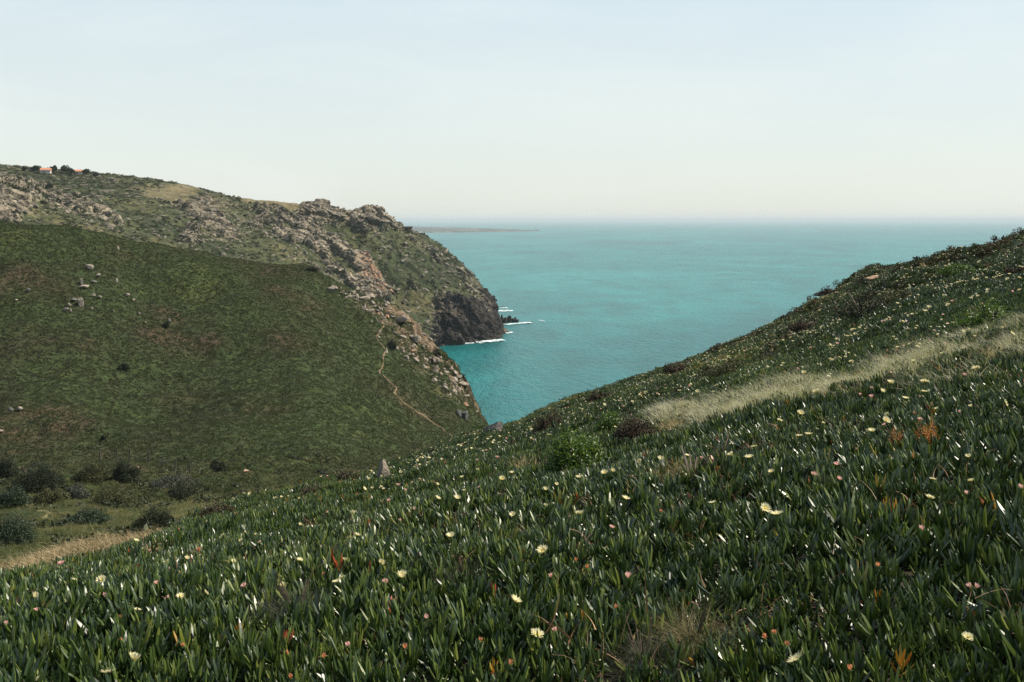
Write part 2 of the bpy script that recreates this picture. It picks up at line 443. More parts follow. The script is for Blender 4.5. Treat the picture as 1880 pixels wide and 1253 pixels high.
NEAR = [
 (-1600, [(1, 4900), (4, 2100), (7, 1900), (10, 1800), (14, 1700), (19, 1600), (26, 1500)]),
 (-500, [(1, 4000), (4, 1590), (7, 1440), (10, 1370), (14, 1310), (19, 1260), (26, 1230)]),
 (0,    [(1, 3650), (4.3, 1253), (7, 1095), (9.5, 1082), (13, 1066), (18, 1057), (24, 1054)]),
 (150,  [(1, 3600), (4.1, 1253), (7, 1088), (11, 1046), (15, 1026), (20, 1014), (26, 1010)]),
 (300,  [(1, 3550), (3.9, 1253), (7, 1068), (11, 1018), (15, 994), (18, 986), (21, 984)]),
 (450,  [(1, 3500), (3.8, 1253), (7, 1045), (11, 990), (16, 955), (21, 936), (26, 929)]),
 (600,  [(1, 3450), (3.6, 1253), (7, 1022), (12, 960), (18, 925), (25, 906), (33, 899)]),
 (700,  [(1, 3400), (3.5, 1253), (7, 1002), (12, 940), (20, 904), (30, 884), (43, 873)]),
 (800,  [(1, 3400), (3.5, 1253), (7, 976), (12, 915), (20, 873), (34, 842), (54, 830)]),
 (900,  [(1, 3380), (3.45, 1253), (7, 950), (12, 892), (20, 850), (40, 808), (68, 788)]),
 (1050, [(1, 3350), (3.4, 1253), (7, 930), (12, 862), (20, 812), (40, 760), (70, 734)]),
 (1200, [(1, 3300), (3.35, 1253), (7, 900), (12, 828), (20, 774), (40, 716), (75, 683)]),
 (1400, [(1, 3250), (3.3, 1245), (7, 862), (12, 752), (20, 700), (40, 644), (78, 607)]),
 (1500, [(1, 3230), (3.25, 1243), (7, 848), (12, 736), (20, 672), (40, 606), (80, 556)]),
 (1610, [(1, 3200), (3.2, 1240), (7, 828), (12, 712), (20, 632), (40, 552), (76, 488)]),
 (1700, [(1, 3150), (3.2, 1235), (7, 815), (12, 695), (20, 605), (40, 522), (70, 469)]),
 (1880, [(1, 3100), (3.1, 1228), (7, 792), (12, 655), (20, 562), (38, 480), (60, 427)]),
 (2400, [(1, 2900), (3, 1150), (7, 690), (12, 540), (20, 450), (35, 380), (55, 330)]),
 (3900, [(1, 2300), (3, 900), (7, 500), (12, 360), (20, 270), (35, 210), (55, 170)]),
]
cols = [(u, sil_back(fr, [(1.12, .03), (1.4, .20), (2.2, 1.1), (3.6, 3.4)])) for u, fr in NEAR]
rows = np.concatenate([np.linspace(0, 1, 16, endpoint=False), np.linspace(1, 3, 70, endpoint=False), np.linspace(3, 6, 170, endpoint=False), np.linspace(6, 8, 30, endpoint=False), np.linspace(8, 10, 12)])
PN = lattice(cols, 800, rows, crom, True)
PN[..., 2] = np.maximum(PN[..., 2], SEA - 6)
nr, nu = PN.shape[:2]
flat = PN.reshape(-1, 3)
un, vn = uv_of(PN)
Yn = PN[..., 1]
amp = np.clip(Yn / 40, .05, 1.0)
d = fbm(flat * .35, 4, 3).reshape(nr, nu) * .22 * np.clip(Yn / 18, .2, 1.6)
d += fbm(flat * 1.6, 3, 9).reshape(nr, nu) * .05 * np.clip(Yn / 6, .4, 2.0)
# heathy hummocks on the right shoulder
hm = sstep(1380, 1500, un) * sstep(25, 45, Yn)
d += hm * np.maximum(0, fbm(flat * np.array([.22, .13, .22]), 3, 21).reshape(nr, nu)) * 1.2
d += sstep(40, 60, Yn) * np.maximum(0, fbm(flat * .5, 3, 33).reshape(nr, nu)) * .4
d -= sstep(30, 75, Yn) * (.25 + .55 * sstep(1450, 1600, un))
PN[..., 2] += d
NN = grid_normals(PN)
o = link('near_slope', np_mesh('near_slope', PN.reshape(-1, 3), grid_faces(nr, nu), m_near, True)); tag(o, kind='structure')

# ------------------------------------------------------------------ terrain: valley floor and green hill
HILL = [
 (-500, [(24, 1200), (40, 1110), (60, 1050), (100, 960), (140, 900), (175, 850), (210, 730), (255, 560), (290, 440), (320, 380)]),
 (0,   [(28, 1090), (45, 1040), (62, 1000), (100, 950), (140, 897), (175, 852), (208, 760), (252, 600), (288, 470), (315, 405)]),
 (150, [(30, 1060), (45, 1030), (62, 998), (100, 948), (140, 895), (178, 850), (214, 760), (260, 600), (300, 478), (330, 419)]),
 (300, [(30, 1040), (45, 1008), (62, 980), (100, 942), (140, 892), (180, 851), (220, 765), (270, 622), (312, 505), (340, 450)]),
 (450, [(32, 1000), (45, 975), (62, 955), (95, 925), (130, 896), (165, 872), (212, 780), (270, 645), (312, 540), (345, 482)]),
 (560, [(36, 985), (48, 960), (62, 942), (98, 918), (135, 896), (165, 876), (215, 775), (275, 648), (317, 552), (347, 492)]),
 (650, [(40, 985), (52, 965), (66, 945), (100, 922), (140, 900), (185, 855), (235, 762), (285, 660), (322, 585), (348, 538)]),
 (720, [(44, 990), (56, 970), (72, 955), (120, 932), (170, 890), (210, 832), (255, 750), (298, 662), (327, 602), (346, 563)]),
 (780, [(50, 995), (62, 980), (80, 965), (125, 940), (180, 894), (225, 832), (265, 770), (300, 702), (326, 650), (341, 617)]),
 (830, [(54, 1000), (66, 985), (84, 972), (130, 950), (190, 898), (240, 825), (275, 762), (302, 718), (320, 690), (331, 671)]),
 (870, [(60, 1010), (72, 995), (90, 985), (140, 965), (190, 910), (240, 850), (272, 802), (296, 767), (311, 745), (319, 732)]),
 (895, [(60, 1030), (72, 1010), (90, 1000), (140, 980), (190, 930), (240, 872), (270, 830), (290, 803), (301, 790), (307, 783)]),
 (935, [(60, 1080), (72, 1060), (90, 1050), (140, 1020), (190, 985), (240, 940), (270, 905), (290, 885), (301, 875), (307, 870)]),
 (1150,[(60, 1500), (72, 1500), (90, 1500), (140, 1450), (190, 1350), (240, 1290), (270, 1210), (290, 1160), (301, 1140), (307, 1125)]),
]
cols = []
for u, fr in HILL:
    st = [(1.06, .02), (1.25, .14), (1.7, .5)]
    cols.append((u, sil_back(fr, st)))
rows = np.concatenate([np.linspace(0, 2, 26, endpoint=False), np.linspace(2, 9, 300, endpoint=False), np.linspace(9, 10, 16, endpoint=False), np.linspace(10, 12, 16)])
PH = lattice(cols, 520, rows, crom)
nrh, nuh = PH.shape[:2]
flat = PH.reshape(-1, 3)
uh, vh = uv_of(PH)
Yh = PH[..., 1]
d = fbm(flat * .05, 4, 41).reshape(nrh, nuh) * 3.2 * sstep(60, 160, Yh)
d += fbm(flat * .5, 4, 45).reshape(nrh, nuh) * .45
val, f1, f2 = cells(flat * .45, 50)
edge = np.clip(1 - np.abs(uh - (700 + (vh - 560) * 1.0 + 10)) / 75, 0, 1) * sstep(545, 580, vh) * (1 - sstep(720, 745, vh))
d += (edge * (val.reshape(nrh, nuh)) * 2.6)
gully = np.exp(-((uh - (640 + (vh - 520) * .55)) / 26) ** 2) * sstep(560, 640, vh)
PH[..., 2] += d
cliff = np.clip((uh - (828 + (vh - 690) * .72)) / 16, 0, 1) * sstep(690, 720, vh) * (1 - sstep(800, 820, vh))
bare = np.clip(edge * .95 * (fbm(flat * .22, 3, 60).reshape(nrh, nuh) > .0) + cliff, 0, 1) * (Yh > 200)
NH = grid_normals(PH)
o = link('green_hill', np_mesh('green_hill', PH.reshape(-1, 3), grid_faces(nrh, nuh), m_hill, True, {'bare': bare})); tag(o, kind='structure')

# ------------------------------------------------------------------ terrain: rocky headland
HEAD = [
 (-300, [(560, 520), (620, 430), (660, 390), (710, 350), (770, 310), (860, 305), (960, 300), (1060, 288), (1120, 280)]),
 (0,   [(600, 520), (655, 440), (700, 402), (722, 366), (800, 333), (880, 337), (980, 322), (1060, 310), (1120, 304)]),
 (50,  [(600, 530), (655, 450), (700, 410), (740, 378), (808, 342), (880, 343), (980, 327), (1060, 314), (1120, 308)]),
 (120, [(600, 545), (660, 470), (705, 425), (760, 392), (820, 368), (880, 356), (975, 338), (1060, 322), (1115, 315)]),
 (230, [(600, 565), (680, 490), (740, 440), (800, 405), (850, 382), (910, 362), (980, 345), (1040, 331), (1080, 325)]),
 (330, [(620, 590), (700, 510), (760, 462), (820, 428), (870, 402), (920, 380), (970, 360), (1010, 346), (1040, 339)]),
 (420, [(640, 610), (720, 540), (790, 490), (840, 458), (890, 432), (930, 408), (970, 385), (1000, 369), (1030, 361)]),
 (500, [(660, 630), (740, 570), (810, 515), (860, 482), (900, 453), (940, 427), (975, 401), (1005, 381), (1035, 371)]),
 (580, [(700, 655), (770, 605), (830, 555), (880, 517), (920, 482), (955, 450), (990, 420), (1020, 393), (1050, 379)]),
 (640, [(740, 665), (800, 625), (860, 582), (900, 543), (935, 503), (970, 467), (1005, 432), (1035, 407), (1060, 394)]),
 (690, [(780, 675), (840, 645), (890, 602), (930, 557), (960, 517), (990, 477), (1020, 441), (1050, 411), (1075, 393)]),
 (730, [(840, 685), (880, 655), (925, 612), (955, 572), (985, 531), (1010, 493), (1040, 458), (1065, 434), (1090, 419)]),
 (770, [(900, 690), (930, 660), (955, 618), (975, 580), (1000, 543), (1025, 507), (1050, 474), (1075, 448), (1095, 433)]),
 (800, [(945, 660), (968, 636), (978, 606), (990, 578), (1015, 547), (1040, 516), (1065, 487), (1085, 466), (1100, 451)]),
 (850, [(965, 645), (984, 628), (992, 602), (1003, 577), (1025, 556), (1045, 536), (1065, 517), (1085, 502), (1100, 490)]),
 (890, [(980, 640), (1000, 625), (1008, 602), (1018, 584), (1035, 568), (1050, 556), (1065, 545), (1078, 539), (1090, 533)]),
 (903, [(985, 640), (1006, 625), (1013, 602), (1022, 586), (1040, 573), (1053, 563), (1066, 556), (1078, 551), (1088, 547)]),
 (911, [(990, 641), (1012, 627), (1020, 612), (1030, 602), (1045, 595), (1057, 590), (1068, 586), (1078, 583), (1086, 581)]),
 (918, [(995, 643), (1015, 630), (1024, 620), (1034, 613), (1047, 609), (1058, 606), (1069, 604), (1078, 602), (1086, 601)]),
 (925, [(995, 650), (1018, 637), (1030, 629), (1040, 622), (1052, 619), (1062, 617), (1070, 616), (1078, 615), (1085, 614)]),
 (938, [(1000, 660), (1022, 645), (1034, 638), (1042, 634), (1052, 631), (1062, 630), (1070, 630), (1078, 630), (1085, 630)]),
 (980, [(1000, 690), (1022, 680), (1034, 675), (1042, 672), (1052, 670), (1062, 670), (1070, 670), (1078, 670), (1085, 670)]),
]
cols = [(u, sil_back(fr, [(1.03, .012), (1.12, .06), (1.35, .2)])) for u, fr in HEAD]
rows = np.concatenate([np.linspace(0, 1, 26, endpoint=False), np.linspace(1, 8, 400, endpoint=False), np.linspace(8, 9, 24, endpoint=False), np.linspace(9, 11, 14)])
PM = lattice(cols, 760, rows, pchip)
nrm_, num_ = PM.shape[:2]
um, vm = uv_of(PM)
flat = PM.reshape(-1, 3)
N0 = grid_normals(PM)
# strata run down to the right: stretch the noise along that direction
ca, sa = math.cos(R(38)), math.sin(R(38))
q = np.stack([flat[:, 0] * ca - flat[:, 2] * sa, flat[:, 0] * sa + flat[:, 2] * ca, flat[:, 1]], 1)
q1 = q * np.array([.010, .032, .014]); q2 = q * np.array([.035, .09, .045])
r1 = fbm(q1, 4, 71, ridged=True).reshape(nrm_, num_)
r2 = fbm(q2, 4, 77, ridged=True).reshape(nrm_, num_)
cv, c1, c2 = cells(q * np.array([.055, .12, .09]), 81)
cv2, c12, c22 = cells(q * np.array([.14, .26, .2]), 86)
cv = cv.reshape(nrm_, num_); cv2 = cv2.reshape(nrm_, num_)
zone = fbm(q * np.array([.006, .018, .01]), 4, 91).reshape(nrm_, num_)
seaward = sstep(430, 640, um)
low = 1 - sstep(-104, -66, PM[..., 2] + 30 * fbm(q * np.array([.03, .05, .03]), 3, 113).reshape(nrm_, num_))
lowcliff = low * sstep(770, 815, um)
crag = np.exp(-((um - 590) / 45) ** 2) * sstep(430, 385, vm) + np.exp(-((um - 685) / 42) ** 2) * (1 - sstep(400, 440, vm))
crag = np.clip(np.exp(-((um - 590) / 45) ** 2) * (1 - sstep(395, 430, vm)) + np.exp(-((um - 685) / 42) ** 2) * (1 - sstep(405, 440, vm)), 0, 1)
leftrock = np.exp(-((um - 10) / 35) ** 2) * sstep(355, 365, vm) * (1 - sstep(400, 415, vm))
spur = np.exp(-((vm - (345 + um * .28)) / 22) ** 2) * (1 - sstep(150, 300, um)) * .6
band = np.exp(-(((um - 370) - (vm - 395) * 1.1) / 26) ** 2) * sstep(372, 385, vm) * (1 - sstep(425, 450, vm)) * .8
knob = np.exp(-((um - 346) / 14) ** 2 - ((vm - 438) / 16) ** 2)
och = np.clip(np.exp(-(((um - 672) - (vm - 505) * .45) / 17) ** 2) * sstep(470, 490, vm) * (1 - sstep(545, 560, vm)), 0, 1)
gul = np.exp(-(((um - 712) - (vm - 520) * .75) / 20) ** 2) * sstep(485, 510, vm) * (1 - sstep(555, 585, vm))
dry = np.clip(sstep(.0, .35, fbm(flat * .012, 3, 95).reshape(nrm_, num_)) * (1 - sstep(18, 45, vm - (305 + np.clip(um, 0, 500) * .14))) * sstep(180, 260, um) + .0, 0, .9)
streak = fbm(q * np.array([.016, .085, .05]), 4, 103).reshape(nrm_, num_)
local = fbm(q * np.array([.05, .16, .10]), 3, 107).reshape(nrm_, num_)
rock = .14 + .30 * sstep(-.25, .5, zone) * (.4 + .6 * seaward) + .55 * sstep(.0, .45, streak + .35 * zone) * (.45 + .55 * seaward) + .24 * local - .20 * (1 - sstep(150, 480, um)) 
rock = rock * (1 - .9 * dry) + lowcliff + crag * .9 + leftrock + spur * (r2 > .1) + band + knob + och
crest = sstep(6.6, 7.6, np.broadcast_to(rows[:, None], um.shape)) * (1 - sstep(520, 560, um))
rock = np.clip((rock - gul * .8) * (1 - .75 * crest), 0, 1)
wet_shade = np.clip(lowcliff * 1.15 * (1 - .75 * sstep(.28, .5, fbm(q * np.array([.02, .14, .06]), 4, 119).reshape(nrm_, num_))) + gul * .6, 0, 1)  # painted shade on the wet cliff and gully, broken by painted lit streaks
# displacement along the normal
mask = sstep(.4, .62, rock)
disp = r1 * (3.0 + 4.0 * seaward) + mask * (r2 * 2.6 + cv * 4.6 + cv2 * 2.6) + (1 - mask) * fbm(flat * .09, 4, 99).reshape(nrm_, num_) * 1.2
disp += crag * (cv * 3 + cv2 * 2.5 - 6) - gul * 9 + knob * 5 + och * 3 + lowcliff * (fbm(q * np.array([.018, .06, .03]), 4, 117, .55, True).reshape(nrm_, num_) * 13 + cv * 6 - 6)
disp *= sstep(1, 0, np.clip((um - 925) / 30, 0, 1)) if False else (1 - .72 * sstep(830, 895, um))
fade = 1 - .45 * sstep(7.2, 8.0, np.broadcast_to(rows[:, None], um.shape)) * (1 - crag)
PM = PM + N0 * (disp * fade)[..., None]
NM = grid_normals(PM)
o = link('headland', np_mesh('headland', PM.reshape(-1, 3), grid_faces(nrm_, num_), m_headland, False, {'rock': rock, 'wet_shade': wet_shade, 'ochre': och, 'dry': dry})); tag(o, kind='structure')

# far low cape across the bay
cu = np.linspace(560, 992, 90)
top = np.interp(cu, [560, 720, 760, 860, 920, 965, 985, 992], [412, 415, 416.5, 418.5, 420.5, 422.5, 424.5, 428])
base = np.interp(cu, [560, 720, 780, 900, 960, 985, 992], [429, 428.5, 428, 426.5, 425, 424.8, 424.8])
capeP = []
for k, (fr, dz) in enumerate([(0, -3), (0.02, 4), (.06, 10), (.3, .45), (.7, .8), (1, 1), (1.25, .2), (1.3, -.1)]):
    row = []
    for a, (u, t_, b_) in enumerate(zip(cu, top, base)):
        Y0 = 120 * F / (b_ - HZ); Y1 = Y0 * 1.18
        Y = Y0 + (Y1 - Y0) * fr
        zt = -(t_ - HZ) / F * Y1
        if k == 0: z = SEA - 3
        elif k == 1: z = SEA + 5
        elif k == 2: z = SEA + 12
        else: z = SEA + (zt - SEA) * dz
        z += (noise(np.array([[u * .11, k * 1.7, 3.0]]), 5)[0]) * 3.0 * (k > 1)
        row.append(((u - U0) / F * Y, Y, z))
    capeP.append(row)
capeP = np.array(capeP)
o = link('distant_cape', np_mesh('distant_cape', capeP.reshape(-1, 3), grid_faces(*capeP.shape[:2]), m_cape, True)); tag(o, kind='structure')

# ------------------------------------------------------------------ sea
ang = np.linspace(0, 2 * math.pi, 129)[:-1]
rad = np.array([1, 60, 300, 700, 1200, 2000, 4000, 8000, 16000, 32000, 60000, 110000, 190000.])
V = [(0, 0, SEA)] ; Fq = []
SV = np.concatenate([np.stack([r * np.cos(ang), r * np.sin(ang), np.full_like(ang, SEA)], 1) for r in rad])
n = len(ang)
for k in range(len(rad) - 1):
    a = np.arange(n); b = (a + 1) % n
    Fq.append(np.stack([k * n + a, k * n + b, (k + 1) * n + b, (k + 1) * n + a], 1))
o = link('sea', np_mesh('sea', SV, np.concatenate(Fq), m_sea, True)); tag(o, kind='structure')

# ------------------------------------------------------------------ haze
hz = NT('haze_air')
pv = hz.n('ShaderNodeVolumePrincipled', {'Color': (.74, .87, .92, 1), 'Density': 3.8e-5, 'Anisotropy': 0.0})
hz.t.links.new(pv.outputs[0], hz.out.inputs['Volume'])
bm = bmesh.new(); bmesh.ops.create_cube(bm, size=1.0)
me = bpy.data.meshes.new('haze'); 
for v_ in bm.verts: v_.co = Vector((v_.co.x * 385000, v_.co.y * 385000, (v_.co.z + .5) * 221 + SEA - 18))
bm.to_mesh(me); me.materials.append(hz.m)
o = link('haze', me); tag(o, kind='stuff', label='pale sea haze filling the air over the bay', cat='haze')

# ------------------------------------------------------------------ ray casts against terrain
def bvh_of(P, r0, r1):
    s = P[r0:r1]
    return BVHTree.FromPolygons(s.reshape(-1, 3).tolist(), grid_faces(*s.shape[:2]).tolist())
BN = bvh_of(PN, 0, nr - 12)
BH = bvh_of(PH[:, :], 0, nrh - 16)
BM = bvh_of(PM[:, :], 20, nrm_ - 14)
def hit(bvh, u, v, h=0.0):
    d_ = Vector(((u - U0) / F, 1.0, -(v - HZ) / F)).normalized()
    loc, nor, i, dist = bvh.ray_cast(Vector((0, 0, -h)), d_)
    if loc is None: return None, None
    if nor.z < 0: nor = -nor
    return loc, nor
def down(bvh, x, y):
    loc, nor, i, dist = bvh.ray_cast(Vector((x, y, 200)), Vector((0, 0, -1)))
    return loc

# ------------------------------------------------------------------ scattering
def sample_grid(P, N, n, dens, rng_):
    """n random points on the grid surface, cell weight = area * dens(cell)"""
    c = (P[:-1, :-1] + P[1:, 1:]) / 2
    a = np.linalg.norm(np.cross(P[1:, 1:] - P[:-1, :-1], P[1:, :-1] - P[:-1, 1:]), axis=-1) / 2
    w = (a * dens(c)).ravel(); w = np.maximum(w, 0)
    cs = np.cumsum(w); tot = cs[-1]
    if n is None: n = int(tot)
    k = np.searchsorted(cs, rng_.random(n) * tot); k = np.minimum(k, len(w) - 1)
    i, j = np.divmod(k, P.shape[1] - 1)
    s, t = rng_.random(n)[:, None], rng_.random(n)[:, None]
    p = P[i, j] * (1 - s) * (1 - t) + P[i + 1, j] * s * (1 - t) + P[i, j + 1] * (1 - s) * t + P[i + 1, j + 1] * s * t
    return p, N[i, j], (i, j)

def euler_from_normal(n, yaw, tilt=0.0, rng_=rng):
    n = n + rng_.normal(0, 1, n.shape) * tilt
    n = n / np.linalg.norm(n, axis=1, keepdims=True)
    b = np.arccos(np.clip(n[:, 2], -1, 1)); a = np.arctan2(n[:, 1], n[:, 0])
    ca_, sa_, cb, sb, cy, sy = np.cos(a), np.sin(a), np.cos(b), np.sin(b), np.cos(yaw - a), np.sin(yaw - a)
    M00 = ca_ * cb * cy - sa_ * sy; M10 = sa_ * cb * cy + ca_ * sy; M20 = -sb * cy
    M21 = sb * sy; M22 = cb
    return np.stack([np.arctan2(M21, M22), -np.arcsin(np.clip(M20, -1, 1)), np.arctan2(M10, M00)], 1)

def scatter(name, pts, rot, scale, idx, tone, proto_meshes, label, cat, kind='stuff'):
    me = bpy.data.meshes.new(name)
    me.vertices.add(len(pts)); me.vertices.foreach_set('co', np.asarray(pts, np.float32).ravel())
    a = me.attributes.new('rot', 'FLOAT_VECTOR', 'POINT'); a.data.foreach_set('vector', np.asarray(rot, np.float32).ravel())
    sc3 = np.asarray(scale, np.float32)
    if sc3.ndim == 1: sc3 = np.repeat(sc3[:, None], 3, 1)
    a = me.attributes.new('scl', 'FLOAT_VECTOR', 'POINT'); a.data.foreach_set('vector', np.ascontiguousarray(sc3).ravel())
    a = me.attributes.new('pick', 'INT', 'POINT'); a.data.foreach_set('value', np.asarray(idx, np.int32))
    a = me.attributes.new('tone', 'FLOAT', 'POINT'); a.data.foreach_set('value', np.asarray(tone, np.float32))
    o = link(name, me); tag(o, label, cat, None, kind)
    coll = bpy.data.collections.new(name + '_pieces')
    for k, pm in enumerate(proto_meshes):
        coll.objects.link(bpy.data.objects.new('%s_piece_%02d' % (name, k), pm))
    g = bpy.data.node_groups.new(name, 'GeometryNodeTree')
    g.interface.new_socket('Geometry', in_out='INPUT', socket_type='NodeSocketGeometry')
    g.interface.new_socket('Geometry', in_out='OUTPUT', socket_type='NodeSocketGeometry')
    gi = g.nodes.new('NodeGroupInput'); go = g.nodes.new('NodeGroupOutput')
    ci = g.nodes.new('GeometryNodeCollectionInfo'); ci.inputs[0].default_value = coll
    ci.inputs['Separate Children'].default_value = True; ci.inputs['Reset Children'].default_value = True
    ip = g.nodes.new('GeometryNodeInstanceOnPoints'); ip.inputs['Pick Instance'].default_value = True
    def at(nm, typ):
        x = g.nodes.new('GeometryNodeInputNamedAttribute'); x.data_type = typ; x.inputs[0].default_value = nm
        return x.outputs[0]
    g.links.new(gi.outputs[0], ip.inputs['Points'])
    g.links.new(ci.outputs[0], ip.inputs['Instance'])
    g.links.new(at('pick', 'INT'), ip.inputs['Instance Index'])
    e2r = g.nodes.new('FunctionNodeEulerToRotation'); g.links.new(at('rot', 'FLOAT_VECTOR'), e2r.inputs[0])
    g.links.new(e2r.outputs[0], ip.inputs['Rotation'])
    g.links.new(at('scl', 'FLOAT_VECTOR'), ip.inputs['Scale'])
    g.links.new(ip.outputs[0], go.inputs[0])
    md = o.modifiers.new('scatter', 'NODES'); md.node_group = g
    return o

# ------------------------------------------------------------------ plant pieces
def rot_to(d_):
    """3x3 matrix whose columns are side, normal, direction"""
    d_ = d_ / np.linalg.norm(d_)
    up = np.array([0, 0, 1.0]) if abs(d_[2]) < .95 else np.array([1.0, 0, 0])
    s = np.cross(up, d_); s /= np.linalg.norm(s)
    return s, np.cross(d_, s), d_

def finger_leaf(mb, base, az, lean, L, w, rings, a, r_=random, bend=.5):
    """succulent three-sided leaf curving upwards"""
    pts = []; ang_ = lean; p = np.array(base, float); st = L / (rings)
    outd = np.array([math.cos(az), math.sin(az), 0])
    prof = [.8, 1.0, .95, .72, .38] if rings >= 4 else [.8, 1.0, .6]
    V = []; n = rings
    side = np.array([-math.sin(az), math.cos(az), 0])
    for k in range(n):
        t = k / n
        dd = outd * math.sin(ang_) + np.array([0, 0, 1.0]) * math.cos(ang_)
        nrm = -outd * math.cos(ang_) + np.array([0, 0, 1.0]) * math.sin(ang_)
        ww = w * np.interp(t, np.linspace(0, 1, len(prof)), prof) * .5
        V += [p + side * ww, p - side * ww, p - nrm * ww * 1.5]
        p = p + dd * st; ang_ -= bend * lean / n
    V.append(p)
    Fc = []
    for k in range(n - 1):
        for q_ in range(3):
            i0, i1 = k * 3 + q_, k * 3 + (q_ + 1) % 3
            Fc += [(i0, i1, i1 + 3), (i0, i1 + 3, i0 + 3)]
    for q_ in range(3):
        Fc.append(((n - 1) * 3 + q_, (n - 1) * 3 + (q_ + 1) % 3, 3 * n))
    mb.add(V, Fc, a)

def shoot_leaves(r_, sc=1.0, rings=5, npair=4):
    """list of (base, az, lean, L, w) for one shoot"""
    out = []; az = r_.random() * 6.28
    tx, ty = r_.uniform(-.25, .25), r_.uniform(-.25, .25)
    for k in range(npair):
        h = .008 + .018 * k
        for s in (0, math.pi):
            lean = (1.0 - k / npair) * .85 + r_.uniform(-.12, .2)
            L = r_.uniform(.062, .095) * (1 - .12 * (k == npair - 1))
            out.append(((tx * h, ty * h, h * sc), az + s + r_.uniform(-.3, .3), max(.08, lean), L * sc, r_.uniform(.0095, .0135) * sc))
        az += 1.57 + r_.uniform(-.3, .3)
    return out
rr = random.Random(3)
shoots = []
for k in range(8):
    mb = MB()
    for b, az, ln, L, w in shoot_leaves(rr):
        c_ = rr.random() ** 1.3 * .95 + (.2 if rr.random() < .06 else 0)
        finger_leaf(mb, b, az, ln, L, w, 5, c_)
    shoots.append(mb.mesh('ice_plant_shoot', m_ice, False))
patches = []
for k in range(6):
    mb = MB()
    for j in range(15):
        ox, oy = rr.gauss(0, .11), rr.gauss(0, .11); oz = rr.uniform(-.03, .02)
        for b, az, ln, L, w in shoot_leaves(rr, 1.15, 3, 3):
            finger_leaf(mb, (b[0] + ox, b[1] + oy, b[2] + oz), az, ln, L, w * 1.25, 2, rr.random() ** 1.4)
    patches.append(mb.mesh('ice_plant_patch', m_ice, False))

def quads_cloud(mb, n, centre, radii, size, r_, flat=.5, tone=(0, 1), aspect=2.0, dome=True):
    """n leaf-like quads through a domed volume (numpy)"""
    g = np.random.default_rng(r_.randrange(1 << 30))
    d_ = g.normal(0, 1, (n, 3)); d_ /= np.linalg.norm(d_, axis=1, keepdims=True)
    if dome: d_[:, 2] = np.abs(d_[:, 2])
    rad_ = g.random(n) ** .35
    c = np.array(centre) + d_ * rad_[:, None] * np.array(radii)
    nrm = d_ + g.normal(0, .7, (n, 3)); nrm /= np.linalg.norm(nrm, axis=1, keepdims=True)
    t = np.cross(nrm, g.normal(0, 1, (n, 3))); t /= np.linalg.norm(t, axis=1, keepdims=True)
    b = np.cross(nrm, t)
    s = size * g.uniform(.6, 1.35, n)[:, None]
    V = np.stack([c - t * s, c + b * s / aspect, c + t * s, c - b * s / aspect], 1).reshape(-1, 3)
    i = np.arange(n)[:, None] * 4
    Fc = np.concatenate([i + [0, 1, 2], i + [0, 2, 3]])
    a = np.repeat(g.uniform(tone[0], tone[1], n), 4)
    mb.add(V, Fc, a)

clumps = []
for k in range(6):
    mb = MB()
    for j in range(rr.randint(2, 4)):
        quads_cloud(mb, 22, (rr.gauss(0, .35), rr.gauss(0, .35), -.05), (rr.uniform(.3, .55), rr.uniform(.3, .55), rr.uniform(.18, .4)), .13, rr)
    clumps.append(mb.mesh('hill_clump', m_hillveg))
scrubs = []
for k in range(5):
    mb = MB()
    for j in range(rr.randint(2, 4)):
        quads_cloud(mb, 40, (rr.gauss(0, .4), rr.gauss(0, .4), -.1), (rr.uniform(.4, .7), rr.uniform(.4, .7), rr.uniform(.3, .6)), .16, rr)
    scrubs.append(mb.mesh('heath_clump', m_scrub))

heaths = []
for k in range(5):
    mb = MB()
    for j in range(rr.randint(3, 5)):
        quads_cloud(mb, 90, (rr.gauss(0, .35), rr.gauss(0, .35), -.1), (rr.uniform(.3, .55), rr.uniform(.3, .55), rr.uniform(.25, .45)), .075, rr)
    heaths.append(mb.mesh('heath_clump', m_heath))

def blades(mb, n, spread, L, w, r_, lean=.6, droop=.8, tone=(0, 1), seg=4, wind=(0, 0)):
    for j in range(n):
        az = r_.random() * 6.28; a_ = r_.random() ** .8 * lean; l = L * r_.uniform(.5, 1.15)
        p = np.array([r_.gauss(0, spread), r_.gauss(0, spread), -.01]); od = np.array([math.cos(az) + wind[0], math.sin(az) + wind[1], 0])
        sd = np.array([-math.sin(az), math.cos(az), 0]); sd = sd * math.cos(j) + np.cross(sd, [0, 0, 1]) * math.sin(j)
        V = []; 
        for k in range(seg + 1):
            t = k / seg; ww = w * (1 - t * .85) * .5
            V += [p + sd * ww, p - sd * ww]
            p = p + (od * math.sin(a_) + np.array([0, 0, 1.0]) * math.cos(a_)) * l / seg
            a_ += droop * r_.uniform(.3, 1.2) / seg * 1.6
        Fc = [(2 * k, 2 * k + 1, 2 * k + 3, 2 * k + 2) for k in range(seg)]
        mb.add(V, Fc, r_.uniform(*tone))
tufts = []
for k in range(5):
    mb = MB(); blades(mb, 40, .07, .30, .0055, rr, .9, 1.4, wind=(-.3, -.1)); tufts.append(mb.mesh('grass_piece', m_straw))
tufts_brown = []
for k in range(4):
    mb = MB(); blades(mb, 40, .10, .26, .007, rr, 1.1, 1.6); tufts_brown.append(mb.mesh('grass_piece', m_fringe))
vtufts = []
for k in range(4):
    mb = MB(); blades(mb, 34, .22, .5, .03, rr, .8, 1.0, seg=3); vtufts.append(mb.mesh('grass_piece', m_grass))
vtufts_dry = []
for k in range(4):
    mb = MB(); blades(mb, 30, .22, .6, .022, rr, .8, 1.0, seg=3); vtufts_dry.append(mb.mesh('grass_piece', m_straw))

